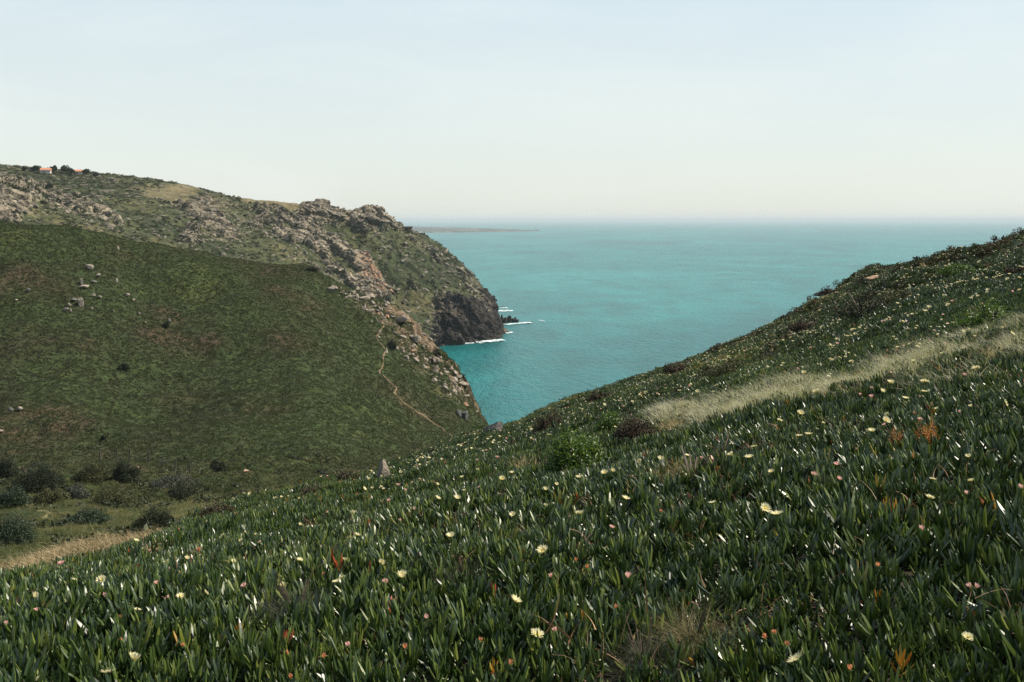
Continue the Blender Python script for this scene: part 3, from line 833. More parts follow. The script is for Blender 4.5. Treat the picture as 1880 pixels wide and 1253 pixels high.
# ------------------------------------------------------------------ plant zones on the near slope
def seg_dist(u, v, pts):
    d_ = np.full(u.shape, 1e9)
    for (a, b), (c, e) in zip(pts[:-1], pts[1:]):
        t = np.clip(((u - a) * (c - a) + (v - b) * (e - b)) / ((c - a) ** 2 + (e - b) ** 2), 0, 1)
        d_ = np.minimum(d_, np.hypot(u - a - t * (c - a), v - b - t * (e - b)))
    return d_
def band_w(u, v):
    """weight of the straw-grass band across the right of the slope"""
    d1 = seg_dist(u, v, [(1225, 775), (1330, 765), (1450, 740), (1560, 722), (1680, 690), (1800, 655), (1900, 635)])
    return np.clip(1 - d1 / np.interp(u, [1225, 1400, 1700, 1900], [32, 56, 66, 80]), 0, 1)
def ice_ok(c):
    u, v = uv_of(c)
    edge_ = np.interp(u, [-500, 0, 120, 200, 280, 330, 400, 420], [1400, 1072, 1048, 1022, 996, 975, 900, 0])
    keep = sstep(-3, 6, v - edge_)
    return keep * (1 - .35 * sstep(.2, .8, band_w(u, v)))
def holes(c):
    f_ = fbm(c.reshape(-1, 3) * np.array([2.2, 2.2, 2.2]), 3, 121).reshape(c.shape[:-1])
    return sstep(-.5, -.2, f_)
def inview(c, m=80):
    u, v = uv_of(c)
    g_ = m + 3200 / np.maximum(c[..., 1], 1.5)          # about two metres of margin either side of the view
    return ((u > -g_) & (u < 1880 + g_)).astype(float)

front = (np.arange(nr - 1) < nr - 30)[:, None]
def dn(lo, hi, k):
    return lambda c: k * ice_ok(c) * (.12 + .88 * holes(c)) * inview(c) * ((c[..., 1] > lo) & (c[..., 1] < hi))
p, nn, _ = sample_grid(PN, NN, None, dn(1.8, 9.5, 400), rng)
def tones(p):
    t = .36 + .22 * fbm(p * .9, 3, 131) + rng.normal(0, .13, len(p))
    t = t + (rng.random(len(p)) < .018) * rng.uniform(.4, .8, len(p))
    t += sstep(.35, .6, fbm(p * 1.3, 2, 140)) * rng.uniform(0, .5, len(p)) * (rng.random(len(p)) < .5)
    u, v = uv_of(p)
    t += sstep(.10, .45, fbm(p * .14, 3, 223)) * sstep(16, 30, p[:, 1]) * .30
    gold = np.exp(-((u - 1375) / 70) ** 2 - ((v - 665) / 32) ** 2)
    t += gold * rng.uniform(.2, .7, len(p))
    return np.clip(t, 0, 1.3)
up = nn * .5 + np.array([0, 0, .5])
scatter('ice_plant_mat', p - nn * .012, euler_from_normal(up, rng.random(len(p)) * 6.28, .38), rng.uniform(.65, 1.4, len(p)) * (1 + .3 * fbm(p * 1.1, 2, 211)), rng.integers(0, 8, len(p)), tones(p), shoots,
        'dense mat of dark green succulent ice plant leaves covering the near slope', 'ground cover')
print('near shoots', len(p))
p, nn, _ = sample_grid(PN, NN, None, dn(9.5, 24, 150), rng)
up = nn * .5 + np.array([0, 0, .5])
scatter('ice_plant_cover', p - nn * .012, euler_from_normal(up, rng.random(len(p)) * 6.28, .16), rng.uniform(1.0, 1.6, len(p)), rng.integers(0, 8, len(p)), tones(p), shoots,
        'ice plant leaves carpeting the middle of the near slope', 'ground cover')
print('mid shoots', len(p))
p, nn, _ = sample_grid(PN, NN, None, lambda c: dn(21, 100, 1.0)(c) * np.interp(c[..., 1], [21, 40, 80], [20, 12, 9]), rng)
tn = tones(p); u_, v_ = uv_of(p)
tn += sstep(40, 70, p[:, 1]) * rng.normal(.05, .12, len(p))
scatter('ice_plant_far_cover', p - nn * .03, euler_from_normal(nn * .4 + np.array([0, 0, .6]), rng.random(len(p)) * 6.28, .2), rng.uniform(.9, 1.5, len(p)), rng.integers(0, 6, len(p)), np.clip(tn, 0, 1.2), patches,
        'low ice plants over the far shoulder of the near slope', 'ground cover')
print('far patches', len(p))

def litter_d(c): return inview(c) * (c[..., 1] > 2) * (c[..., 1] < 16) * ice_ok(c) * (5 + 45 * (1 - holes(c)))
p, nn, _ = sample_grid(PN, NN, None, litter_d, rng)
lit = []
for k in range(4):
    mb = MB(); blades(mb, 14, .07, .15, .007, rr, 1.5, .9); lit.append(mb.mesh('dead_stem_piece', m_litter))
scatter('dead_leaf_litter', p + nn * .02, euler_from_normal(nn, rng.random(len(p)) * 6.28, .35), rng.uniform(.6, 1.2, len(p)), rng.integers(0, 4, len(p)), rng.random(len(p)), lit,
        'brown and reddish dead stems lying between the ice plants', 'dead stems')
# straw grass band, left dry grass fringe
def straw_d(c):
    u, v = uv_of(c)
    b = sstep(.45, 1.05, band_w(u, v) * (.92 - .25 * sstep(1480, 1620, u)) + 1.15 * fbm(c.reshape(-1, 3) * np.array([1.5, .9, 1.5]), 4, 151, .65).reshape(u.shape))
    b = b * sstep(.0, .2, band_w(u, v) + .02 * (fbm(c.reshape(-1, 3) * .7, 2, 153).reshape(u.shape) > .55))
    return b * np.interp(c[..., 1], [5, 12, 25], [260, 200, 100]) * inview(c) * (c[..., 1] > 3) * (c[..., 1] < 60)
p, nn, _ = sample_grid(PN, NN, None, straw_d, rng)
scatter('straw_grass', p, euler_from_normal(nn * .3 + np.array([0, 0, .7]), rng.random(len(p)) * .9 - .45, .15), rng.uniform(.65, 1.25, len(p)), rng.integers(0, 5, len(p)), np.clip(rng.normal(.6, .25, len(p)), 0, 1), tufts,
        'band of pale dry grass crossing the right side of the slope', 'dry grass')
print('straw', len(p))
def fringe_d(c):
    u, v = uv_of(c)
    edge_ = np.interp(u, [-500, 0, 120, 200, 280, 330, 400, 420], [1400, 1072, 1048, 1022, 996, 975, 900, 0])
    return (v < edge_ + 6) * (u < 330) * (u > -250) * (c[..., 1] < 30) * (c[..., 1] > 6) * 26.0 * sstep(-.25, .25, fbm(c.reshape(-1, 3) * .6, 3, 157).reshape(u.shape))
p, nn, _ = sample_grid(PN, NN, None, fringe_d, rng)
scatter('dry_grass_fringe', p, euler_from_normal(nn * .3 + np.array([0, 0, .7]), rng.random(len(p)) * .9 - .45, .2), rng.uniform(.7, 1.5, len(p)), rng.integers(0, 5, len(p)), np.clip(rng.normal(.6, .25, len(p)), 0, 1), tufts_brown,
        'strip of tangled dry grass along the lower left edge of the slope', 'dry grass')
# ------------------------------------------------------------------ heath clumps (brown) on the right crest
def heath_d(c):
    u, v = uv_of(c)
    top_ = np.interp(u, [900, 1050, 1200, 1400, 1500, 1610, 1700, 1880], [788, 734, 683, 607, 556, 488, 469, 427])
    near_crest = np.exp(-((v - top_ - 8) / 16) ** 2) * sstep(1180, 1500, u)
    f_ = fbm(c.reshape(-1, 3) * .16, 3, 161).reshape(u.shape)
    return ((near_crest * sstep(-.1, .3, f_) * 2.2) + sstep(.28, .5, f_) * sstep(1300, 1450, u) * .8 + sstep(.36, .5, f_) * .25) * (c[..., 1] > 22) * (c[..., 1] < 95) * inview(c)
p, nn, _ = sample_grid(PN, NN, None, heath_d, rng)
scatter('slope_heath', p, euler_from_normal(nn, rng.random(len(p)) * 6.28, .2), rng.uniform(.35, .9, len(p)), rng.integers(0, 5, len(p)), np.clip(rng.normal(.45, .3, len(p)), 0, 1), heaths,
        'low brownish heath growing in patches along the crest of the near slope', 'heath')
print('heath', len(p))

# ------------------------------------------------------------------ green hill cover
def hill_d(c):
    u, v = uv_of(c)
    return 1.9 * ((c[..., 1] > 120) & (u > -60) & (u < 960)) * (v > 380)
p, nn, ij = sample_grid(PH, NH, None, hill_d, rng)
bz = bare[ij]
k_ = rng.random(len(p)) > bz * .85
p, nn = p[k_], nn[k_]
uu, vv = uv_of(p)
br = fbm(p * .03, 4, 171); fine = fbm(p * .35, 2, 175)
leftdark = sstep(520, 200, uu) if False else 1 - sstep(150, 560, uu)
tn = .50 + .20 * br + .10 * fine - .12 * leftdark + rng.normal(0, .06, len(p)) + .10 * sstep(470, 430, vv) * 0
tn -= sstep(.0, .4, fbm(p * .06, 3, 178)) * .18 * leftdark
tn += (rng.random(len(p)) < .05) * .35
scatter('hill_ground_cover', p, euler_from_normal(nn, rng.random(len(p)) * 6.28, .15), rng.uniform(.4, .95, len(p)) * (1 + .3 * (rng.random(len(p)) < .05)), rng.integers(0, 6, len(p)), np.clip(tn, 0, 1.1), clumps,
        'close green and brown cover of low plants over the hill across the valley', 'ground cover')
print('hill', len(p))
def valley_d(c):
    u, v = uv_of(c)
    return np.interp(c[..., 1], [25, 60, 110, 170, 185], [4.5, 4.5, 2.2, 1.2, 0]) * (u > -80) * (u < 760)
p, nn, _ = sample_grid(PH, NH, None, valley_d, rng)
fr_ = fbm(p * .12, 3, 181)
scatter('valley_grass', p, euler_from_normal(nn * .3 + np.array([0, 0, .7]), rng.random(len(p)) * 6.28, .1), rng.uniform(.5, 1.1, len(p)), rng.integers(0, 4, len(p)), np.clip(.46 + .75 * fr_ + rng.normal(0, .2, len(p)), 0, 1), vtufts,
        'rough green grass growing on the valley floor', 'grass')
print('valley', len(p))

def vscrub_d(c):
    u, v = uv_of(c)
    f_ = fbm(c.reshape(-1, 3) * .10, 3, 187).reshape(u.shape)
    return np.interp(c[..., 1], [40, 60, 175, 190], [0, .22, .16, 0]) * sstep(-.1, .35, f_) * (u > -80) * (u < 700)
p, nn, _ = sample_grid(PH, NH, None, vscrub_d, rng)
scatter('valley_scrub', p, euler_from_normal(nn * .3 + np.array([0, 0, .7]), rng.random(len(p)) * 6.28, .1), rng.uniform(.6, 1.7, len(p)), rng.integers(0, 5, len(p)), np.clip(rng.normal(.5, .3, len(p)), 0, 1), scrubs,
        'low tangled scrub between the shrubs on the valley floor', 'scrub')
# headland scrub
def head_d(c):
    return .030 * (c[..., 1] < 1140)
p, nn, ij = sample_grid(PM, NM, None, head_d, rng)
k_ = (rng.random(len(p)) > rock[ij] * .8) & (wet_shade[ij] < .3) & (dry[ij] < .5) & (p[:, 2] > SEA + 15)
p, nn = p[k_], nn[k_]; u_, v_ = uv_of(p)
k_ = (u_ > -60) & (u_ < 930); p, nn = p[k_], nn[k_]
scatter('headland_scrub', p, euler_from_normal(nn * .4 + np.array([0, 0, .6]), rng.random(len(p)) * 6.28, .1), rng.uniform(1.2, 3.4, len(p)) , rng.integers(0, 5, len(p)), np.clip(rng.normal(.45, .25, len(p)), 0, 1), scrubs,
        'dark scrub dotted over the rocky headland', 'scrub')
print('headland scrub', len(p))

ONES = ['', 'first', 'second', 'third', 'fourth', 'fifth', 'sixth', 'seventh', 'eighth', 'ninth', 'tenth', 'eleventh', 'twelfth', 'thirteenth', 'fourteenth', 'fifteenth', 'sixteenth', 'seventeenth', 'eighteenth', 'nineteenth', 'twentieth']
def ordinal(k):
    if k <= 20: return ONES[k]
    t_, o_ = divmod(k, 10)
    return {2: 'twenty', 3: 'thirty', 4: 'forty'}[t_] + '-' + ONES[o_] if o_ else {3: 'thirtieth', 4: 'fortieth'}[t_]
def ranked(items, marks, noun, lone):
    """items: [(u, v, kind)] -> one label each: rank from the left within the nearest named place"""
    zz = {}
    for i, (u, v, kd) in enumerate(items):
        k = min(range(len(marks)), key=lambda m: (marks[m][0][0] - u) ** 2 + 1.6 * (marks[m][0][1] - v) ** 2)
        zz.setdefault((k, kd), []).append(i)
    out = [None] * len(items)
    for (k, kd), ids in zz.items():
        ids.sort(key=lambda i: items[i][0])
        for j, i in enumerate(ids):
            if len(ids) == 1: out[i] = lone % kd + ' ' + marks[k][1]
            else:
                pos = 'leftmost' if j == 0 else 'rightmost' if j == len(ids) - 1 else ordinal(j + 1) + ' from left'
                out[i] = pos + ' of the ' + noun % kd + ' ' + marks[k][1]
    return out
HMARKS = [((15, 395), 'on the cliff at the far left'), ((60, 345), 'on the spur at the far left'), ((130, 400), 'right of the far left cliff'), ((200, 370), 'above the left of the green hill'),
          ((280, 400), 'in the scrub above the green hill'), ((300, 350), 'under the grassy ridge'), ((380, 400), 'on the pale scree band'), ((440, 440), 'below the pale scree band'), ((430, 385), 'under the ridge left of the crags'),
          ((500, 420), 'left of the skyline crags'), ((510, 465), 'just above the green hill skyline'), ((570, 400), 'at the left skyline crag'), ((590, 450), 'below the left skyline crag'), ((600, 495), 'above the top of the cliff edge'),
          ((650, 420), 'between the skyline crags'), ((665, 470), 'above the ochre rock face'), ((655, 520), 'on the ochre rock face'), ((720, 430), 'seaward of the highest crag'), ((720, 490), 'on the green flank below the crag'),
          ((770, 470), 'on the seaward shoulder'), ((740, 550), 'low on the green flank'), ((800, 530), 'above the dark sea cliff'), ((840, 500), 'near the seaward skyline'), ((880, 560), 'at the end of the headland')]
CMARKS = [((625, 536), 'at the top of the cliff edge'), ((665, 550), 'above the start of the footpath'), ((700, 575), 'beside the upper end of the footpath'), ((735, 600), 'right of the dark bush by the path'),
          ((752, 640), 'in the thick of the cliff edge'), ((785, 665), 'below the thick of the cliff edge'), ((820, 690), 'on the seaward half of the cliff edge'), ((858, 718), 'around the perched slab'), ((770, 610), 'on the seaward skyline of the green hill'), ((720, 650), 'right of the middle of the footpath')]
# ------------------------------------------------------------------ rocks
def rock_mesh(seed, mat, sub=3, stretch=(1, 1, 1), cuts=13, name='boulder'):
    r_ = np.random.default_rng(seed)
    bm = bmesh.new(); bmesh.ops.create_icosphere(bm, subdivisions=sub, radius=1.0)
    V = np.array([v.co[:] for v in bm.verts])
    for k in range(cuts):
        n_ = r_.normal(0, 1, 3); n_ /= np.linalg.norm(n_); dd = r_.uniform(.45, .8)
        s = V @ n_; V = np.where((s > dd)[:, None], V - (s - dd)[:, None] * n_, V)
    V += V * (fbm(V * 2.2 + seed * 3.1, 3, seed)[:, None]) * .09
    V *= np.array(stretch)
    for v, c in zip(bm.verts, V): v.co = c
    me = bpy.data.meshes.new(name); bm.to_mesh(me); bm.free(); me.materials.append(mat)
    return me
st = [(1, .8, .7), (1.2, .8, .55), (.8, .8, 1.1), (1, 1, .6), (1.3, .7, .6), (.7, .6, 1.0), (1, .9, .8)]
rk_pale = [rock_mesh(10 + k, m_rock_pale, 2, st[k % 7]) for k in range(7)]
rk_far = [rock_mesh(30 + k, m_rock_far, 2, st[k % 7]) for k in range(7)]
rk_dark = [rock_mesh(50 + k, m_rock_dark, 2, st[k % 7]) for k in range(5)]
rk_org = [rock_mesh(60 + k, m_rock_orange, 2, st[k % 7]) for k in range(4)]

def place_rock(name, me, loc, size, rotz, tilt, label, group=None, cat='rock', sink=.3, sz=None):
    o = link(name, me); o.location = loc - Vector((0, 0, size * sink * .5)); s = sz or (size, size, size)
    o.scale = s; o.rotation_euler = (tilt, random.uniform(-.3, .3), rotz)
    return tag(o, label, cat, group)

# headland rocks: largest as things, the rest as one object
def hr_d(c): return .12 * (c[..., 1] < 1120)
p, nn, ij = sample_grid(PM, NM, None, hr_d, rng)
u_, v_ = uv_of(p)
w_ = np.clip(rock[ij] * 1.3 - .22, 0, 1) ** 1.2 * .7 + .10 * (1 - dry[ij]) + .10 * sstep(600, 720, u_)
k_ = (rng.random(len(p)) < w_) & (u_ > -40) & (u_ < 925) & (p[:, 2] > SEA + 3)
p, nn = p[k_], nn[k_]; wt = wet_shade[ij][k_]; oc = och[ij][k_]
sz = np.exp(rng.normal(.25, .5, len(p))) * .9
print('headland rocks', len(p))
u_, v_ = uv_of(p)
hv = np.interp(u_, [0, 100, 200, 300, 400, 560, 620, 700, 760, 800, 850, 890], [405, 412, 428, 450, 475, 490, 520, 560, 600, 640, 700, 770])
vis = v_ < hv - 4
order = np.argsort(-(sz * vis * (wt < .4)))
big = order[:110]
rest = np.setdiff1d(np.arange(len(p)), big)
isd = wt[rest] > .4
def rot_rocks(m): 
    e = euler_from_normal(nn[m] * .6 + np.array([0, 0, .4]), rng.normal(.5, .6, m.sum() if m.dtype == bool else len(m)), .3); return e
rs = rest[~isd]
scl = sz[rs][:, None] * np.stack([rng.uniform(1.0, 2.6, len(rs)), rng.uniform(.6, 1.0, len(rs)), rng.uniform(.6, 1.1, len(rs))], 1)
scatter('headland_boulders', p[rs], rot_rocks(rs), scl, rng.integers(0, 7, len(rs)), rng.random(len(rs)), rk_far,
        'countless weathered boulders strewn over the rocky headland', 'rocks')
rs = rest[isd]  # these rocks get the dark colour that holds the cliff's shade
scatter('shaded_cliff_rocks', p[rs], rot_rocks(rs), sz[rs] * 1.2, rng.integers(0, 5, len(rs)), rng.random(len(rs)), rk_dark,
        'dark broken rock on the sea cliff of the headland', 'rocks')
hl = ranked([(u_[k], v_[k], 'pale' if oc[k] < .4 else 'orange') for k in big], HMARKS, 'large %s boulders', 'single large %s boulder')
for k, lab in zip(big, hl):
    place_rock('boulder', random.choice(rk_far if oc[k] < .4 else rk_org), Vector(p[k]), sz[k] * 1.15, random.uniform(0, 6), random.uniform(-.4, .4),
               lab, 'large boulders on the headland')

# craggy tors standing on the headland skyline
def tor(u, v, wpx, hpx, n, label):
    L, _ = hit(BM, u, v)
    if L is None: return
    root = bpy.data.objects.new('rock_tor', None); COL.objects.link(root); root.location = L
    tag(root, label, 'rock outcrop', 'tors on the headland skyline')
    W = wpx / F * L.y; H = hpx / F * L.y * .6
    for k in range(n):
        fx = random.uniform(-.5, .5); s = W * random.uniform(.10, .2)
        hh = (1 - (2 * fx) ** 2) * H * random.uniform(.2, .8)
        o = link('rock_block', random.choice(rk_far), root); o.location = (fx * W, random.uniform(-.3, .4) * W, hh - s * .3)
        o.scale = (s * random.uniform(1, 1.6), s, s * random.uniform(.6, 1)); o.rotation_euler = (random.uniform(-.3, .3), random.uniform(.2, .7), random.uniform(-1, 1))
tor(576, 388, 40, 13, 16, 'small jagged tor on the skyline, left of the two main crags')
tor(606, 394, 44, 14, 16, 'rounded bouldery tor in the skyline dip between the crags')
tor(668, 402, 56, 18, 24, 'highest craggy tor on the headland skyline near the sea')
tor(704, 412, 34, 18, 12, 'blocky tor that ends the skyline crags on the seaward side')

# cliff-edge boulders of the green hill
cl_n = 0
rr2 = random.Random(11)
path_edge = [(612, 532), (660, 545), (700, 570), (735, 600), (752, 640), (790, 670), (825, 700), (862, 722)]
placed = []
for k in range(420):
    t = rr2.random() * (len(path_edge) - 1); i = int(t); f = t - i
    u = path_edge[i][0] * (1 - f) + path_edge[i + 1][0] * f + rr2.gauss(0, 5 + 14 * math.sin(math.pi * min(1, t / 6.5)))
    v = path_edge[i][1] * (1 - f) + path_edge[i + 1][1] * f + rr2.gauss(0, 13 if t > 1 else 5)
    L, nrm0 = hit(BH, u, v)
    if L is None or L.y < 150: continue
    px = min(22, max(3.0, rr2.lognormvariate(1.62, .48)))
    if px < 5.5 and rr2.random() < .3: continue
    placed.append((px, L, u, v))
placed.sort(key=lambda x: -x[0])
small_c = placed[130:]
clab = ranked([(x[2], x[3], 'angular') for x in placed[:130]], CMARKS, '%s boulders', 'single %s boulder')
for (px, L, u, v), lab in zip(placed[:130], clab):
    s = px / F * L.y * .68; L = L + Vector((0, 0, s * .3))
    where = 'upper end' if v < 600 else ('middle' if v < 670 else 'seaward end')
    place_rock('boulder', rr2.choice(rk_pale + rk_org[:1]), L, s, rr2.uniform(0, 6), rr2.uniform(-.5, .5),
               lab, 'boulders along the cliff edge of the green hill', sink=.4)
sp = np.array([x[1][:] for x in small_c])
scatter('cliff_edge_stones', sp, rng.uniform(-.5, .5, (len(sp), 3)), np.array([x[0] / F * x[1].y * .5 for x in small_c]), rng.integers(0, 7, len(sp)), rng.random(len(sp)), rk_pale,
        'small broken stones between the boulders of the cliff edge', 'stones')

slab_L, _ = hit(BH, 853, 707)
if slab_L:
    o = link('rock_slab', rock_mesh(91, m_rock_pale, 3, (1.6, 1.2, .45), 9, 'rock_slab')); o.location = slab_L + Vector((0, -1, .6)); o.scale = (1.15, 1.15, 1.15); o.rotation_euler = (.2, .15, .4)
    tag(o, 'flat tilted pale slab perched at the seaward tip of the cliff edge', 'rock')

# single stones on the green hill: (u, v, width px, height factor, label)
stones = [
 (163, 496, 11, 1.0, 'uppermost pale stone of the group high on the green hill'),
 (180, 510, 6, 1.6, 'slim upright pale stone right of the uppermost one on the green hill'),
 (150, 522, 6, 1.4, 'small pale stone standing above the broad grey boulder'),
 (154, 530, 13, .7, 'broad grey boulder at the centre of the stones on the green hill'),
 (172, 521, 8, .8, 'dark stone half hidden in plants beside the slim upright one'),
 (214, 520, 6, 1.3, 'narrow grey stone alone to the right of the hill stones'),
 (171, 545, 7, .8, 'low stone in the reddish patch under the broad boulder'),
 (183, 549, 5, 1.2, 'tiny pale stone right of the reddish patch'),
 (137, 553, 9, .6, 'flat dark stone left of the rounded boulder'),
 (149, 562, 11, 1.1, 'rounded light boulder low in the group on the green hill'),
 (127, 564, 6, 1.5, 'upright pale stone left of the rounded boulder'),
 (120, 573, 7, 1.3, 'pale forked stone at the lower left of the group'),
 (129, 573, 5, 1.0, 'small stone between the forked stone and the rounded boulder'),
 (168, 569, 4, 1.3, 'small white stone right of the rounded boulder'),
 (233, 546, 7, 1.1, 'pair-like grey stone right of the group, nearest the centre'),
 (245, 553, 5, 1.0, 'small bright white stone just below the grey one'),
 (208, 575, 4, 1.2, 'tiny grey stone under the right of the group'),
 (267, 594, 4, .8, 'tiny white stone left of the bush with the pointed stone'),
 (310, 595, 6, 1.9, 'pointed white stone beside a dark tuft in mid hill'),
 (216, 459, 6, .9, 'pinkish stone near the top of the green hill'),
 (255, 578, 4, 1.3, 'faint grey stone right of the tiny grey one'),
 (52, 535, 6, .9, 'dull stone at the far left above the dark patch'),
 (30, 553, 5, .8, 'small pale stone at the far left of the hill'),
 (20, 756, 8, .8, 'dark stone of the pair low on the left of the hill'),
 (37, 755, 8, 1.2, 'pale curved stone of the pair low on the left of the hill'),
 (2, 795, 6, 1.0, 'pale stone at the left edge of the photo low on the hill'),
 (453, 870, 12, .5, 'orange flat stone lying right of the dark bush in the valley'),
 (253, 861, 4, .9, 'small orange stone right of the round bush'),
 (853, 770, 14, 1.1, 'dark grey boulder near the mouth of the valley'),
 (843, 766, 8, 1.4, 'pale stone leaning on the dark boulder at the valley mouth'),
 (869, 793, 9, .3, 'thin white slab lying above the near boulder'),
 (875, 759, 6, .8, 'small pale stone above the valley mouth'),
]
for k, (u, v, wpx, hf, lab) in enumerate(stones):
    L, _ = hit(BH, u, v)
    if L is None: continue
    s = wpx / F * L.y * .85
    me_ = rk_org[k % 4] if 'orange' in lab else (rock_mesh(200 + k, m_rock_grey, 2, (1, .9, .9)) if 'dark' in lab else rk_pale[k % 7])
    o = link('stone', me_); o.location = L + Vector((0, 0, s * hf * .45 + .15)); o.scale = (s, s, s * hf); o.rotation_euler = (random.uniform(-.2, .2), random.uniform(-.2, .2), random.uniform(0, 6))
    tag(o, lab, 'stone')

# near boulders on the slope edge
def near_boulder(u, v, wpx, hpx, seed, stretch, rot, label, mat=m_rock_grey, dz=.3):
    L, _ = hit(BN, u, v)
    if L is None: print('miss boulder', u, v); return
    W = wpx / F * L.y / 2; H = hpx / F * L.y / 2
    o = link('boulder', rock_mesh(seed, mat, 4, stretch, 14)); o.location = L + Vector((0, .3 * W, H * dz)); o.scale = (W, W, H)
    o.rotation_euler = rot; tag(o, label, 'boulder')
near_boulder(703, 880, 38, 44, 301, (.9, .8, 1.2), (0, .25, .5), 'grey pointed boulder standing at the valley edge of the slope', m_rock_pale, dz=.45)
near_boulder(908, 796, 46, 34, 304, (1.1, .8, .9), (0, -.15, .2), 'low grey boulder with a white vein on the crest above the sea', dz=.35)
near_boulder(1487, 606, 26, 30, 307, (.9, .8, 1.1), (0, .5, .3), 'pinkish boulder leaning in the dark heath hollow', m_rock_pale)
near_boulder(1457, 573, 18, 16, 309, (1, .8, 1), (0, .3, .2), 'grey stone jutting from the crest against the sea', dz=.4)
near_boulder(1500, 548, 60, 40, 311, (1.1, .8, .9), (0, -.35, .3), 'large dark overgrown rock on the crest above the sea', dz=.05)
near_boulder(372, 934, 20, 14, 313, (1, .8, .9), (0, .2, .2), 'pale stone in the brown heath at the near edge of the valley', m_rock_pale, dz=.5)
near_boulder(1610, 512, 44, 14, 315, (1.3, .9, .6), (0, -.1, .3), 'flat orange stained rock lying in the heath under the crest', m_rock_orange, dz=.2)

# ------------------------------------------------------------------ skerries and foam
def on_sea(u, v): 
    Y = 120 * F / (v - HZ); return Vector(((u - U0) / F * Y, Y, SEA))
sk = [(932, 592, 34, 20, 'long dark skerry off the headland point'), (944, 590, 18, 10, 'low seaward end of the rocks off the headland point'), (920, 594, 20, 26, 'dark rock joining the skerry to the headland'),
      (926, 611, 18, 12, 'reddish rock awash at the foot of the headland point'), (893, 627, 26, 5, 'flat rock awash in foam below the cliffs'), (926, 571, 12, 2.5, 'thin far reef beyond the headland point'),
      (869, 620, 10, 12, 'pale rock stack at the foot of the cliffs'), (976, 591, 5, 1.5, 'tiny dark rock alone in the sea off the point'), (922, 564, 8, 1.6, 'smallest reef beyond the headland point')]
for k, (u, v, wpx, hpx, lab) in enumerate(sk):
    b = on_sea(u, v); root = bpy.data.objects.new('skerry', None); COL.objects.link(root); root.location = b; tag(root, lab, 'sea rock')
    W = wpx / F * b.y; H = hpx / F * b.y
    for j in range(4):
        f = (j - 1.5) / 4
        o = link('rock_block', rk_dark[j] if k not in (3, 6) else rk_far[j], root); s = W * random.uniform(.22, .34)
        o.location = (f * W * .9, random.uniform(-.1, .3) * W, H * .1); o.scale = (s, s, H * random.uniform(.5, 1.0) * (1.1 - abs(f))); o.rotation_euler = (0, random.uniform(-.2, .2), random.uniform(0, 6))
def foam(u0, v0, u1, v1, wpx, n, seed):
    r_ = random.Random(seed); mb = MB()
    for k in range(n * 2):
        t = r_.random(); u = u0 + (u1 - u0) * t; v = v0 + (v1 - v0) * t + r_.gauss(0, wpx * .3) * (1 - abs(2 * t - 1) * .5)
        b = on_sea(u, v); L = r_.uniform(.8, 4.5); W = L * r_.uniform(.15, .5) * 1.6
        m = 9; ph = r_.random() * 6
        V = [(b.x + math.cos(a) * L * r_.uniform(.6, 1), b.y + math.sin(a) * W * r_.uniform(.6, 1.1) * 2, SEA + .25 + .01 * k) for a in [6.283 * i / m for i in range(m)]]
        V.append((b.x, b.y, SEA + .35 + .01 * k))
        mb.add(V, [(i, (i + 1) % m, m) for i in range(m)])
    return mb
mbs = MB()
for i, a in enumerate([(805, 628, 830, 631, 2, 18), (850, 632, 872, 629, 3, 26), (872, 623, 905, 618, 1.5, 22), (880, 629, 922, 626, 3.5, 46), (905, 615, 925, 612, 2, 18), (922, 610, 940, 612, 3, 20),
                       (925, 597, 975, 593, 1.8, 34), (910, 571, 940, 572, 2, 22), (920, 566, 932, 566, 1, 8), (990, 588, 1000, 591, .6, 3)]):
    f = foam(*a, seed=i)
    for V_, F_ in zip(f.v, [None] * len(f.v)): pass
    mbs.v += f.v; mbs.f += [x + mbs.n for x in f.f]; mbs.a += f.a; mbs.n += f.n
o = mbs.build('surf_foam', m_foam); tag(o, 'white surf washing round the rocks at the foot of the headland', 'surf', kind='stuff')

# ------------------------------------------------------------------ paths
def path_strip(name, pts, w, mat, bvh, jitter=.25, lift=.12):
    wp = []
    for (a, b) in pts:
        L, _ = hit(bvh, a, b)
        if L is not None: wp.append(L)
    V = []; Fc = []; 
    dense = []
    for a, b in zip(wp[:-1], wp[1:]):
        n_ = max(2, int((b - a).length / 1.0))
        for i in range(n_): dense.append(a.lerp(b, i / n_))
    dense.append(wp[-1])
    for i, q_ in enumerate(dense):
        t = (dense[min(i + 1, len(dense) - 1)] - dense[max(i - 1, 0)]); s = Vector((t.y, -t.x, 0)).normalized() if t.length > 0 else Vector((1, 0, 0))
        ww = w * (1 + jitter * math.sin(i * 1.7) + jitter * random.uniform(-1, 1)); off = s * math.sin(i * .45) * w * .5
        for e in (-.5, -.17, .17, .5):
            x = q_ + off + s * ww * e
            g = down(bvh, x.x, x.y); z = (g.z if g is not None else x.z) + lift * (1 if abs(e) < .3 else -.6)
            V.append((x.x, x.y, z))
    n_ = len(dense)
    for i in range(n_ - 1):
        for j in range(3): Fc.append((i * 4 + j, i * 4 + j + 1, i * 4 + 5 + j, i * 4 + 4 + j))
    o = link(name, np_mesh(name, np.array(V), np.array(Fc), mat, True)); tag(o, kind='structure')
path_strip('hill_footpath', [(702, 588), (706, 600), (690, 617), (697, 628), (707, 645), (704, 662), (696, 682), (712, 698), (726, 712), (724, 722), (740, 738), (755, 748), (775, 762), (790, 775), (815, 788), (832, 806)], 0.6, m_path, BH, lift=.16)
path_strip('valley_footpath', [(52, 931), (66, 935), (80, 944), (88, 956)], 1.0, m_path2, BH, lift=.1)

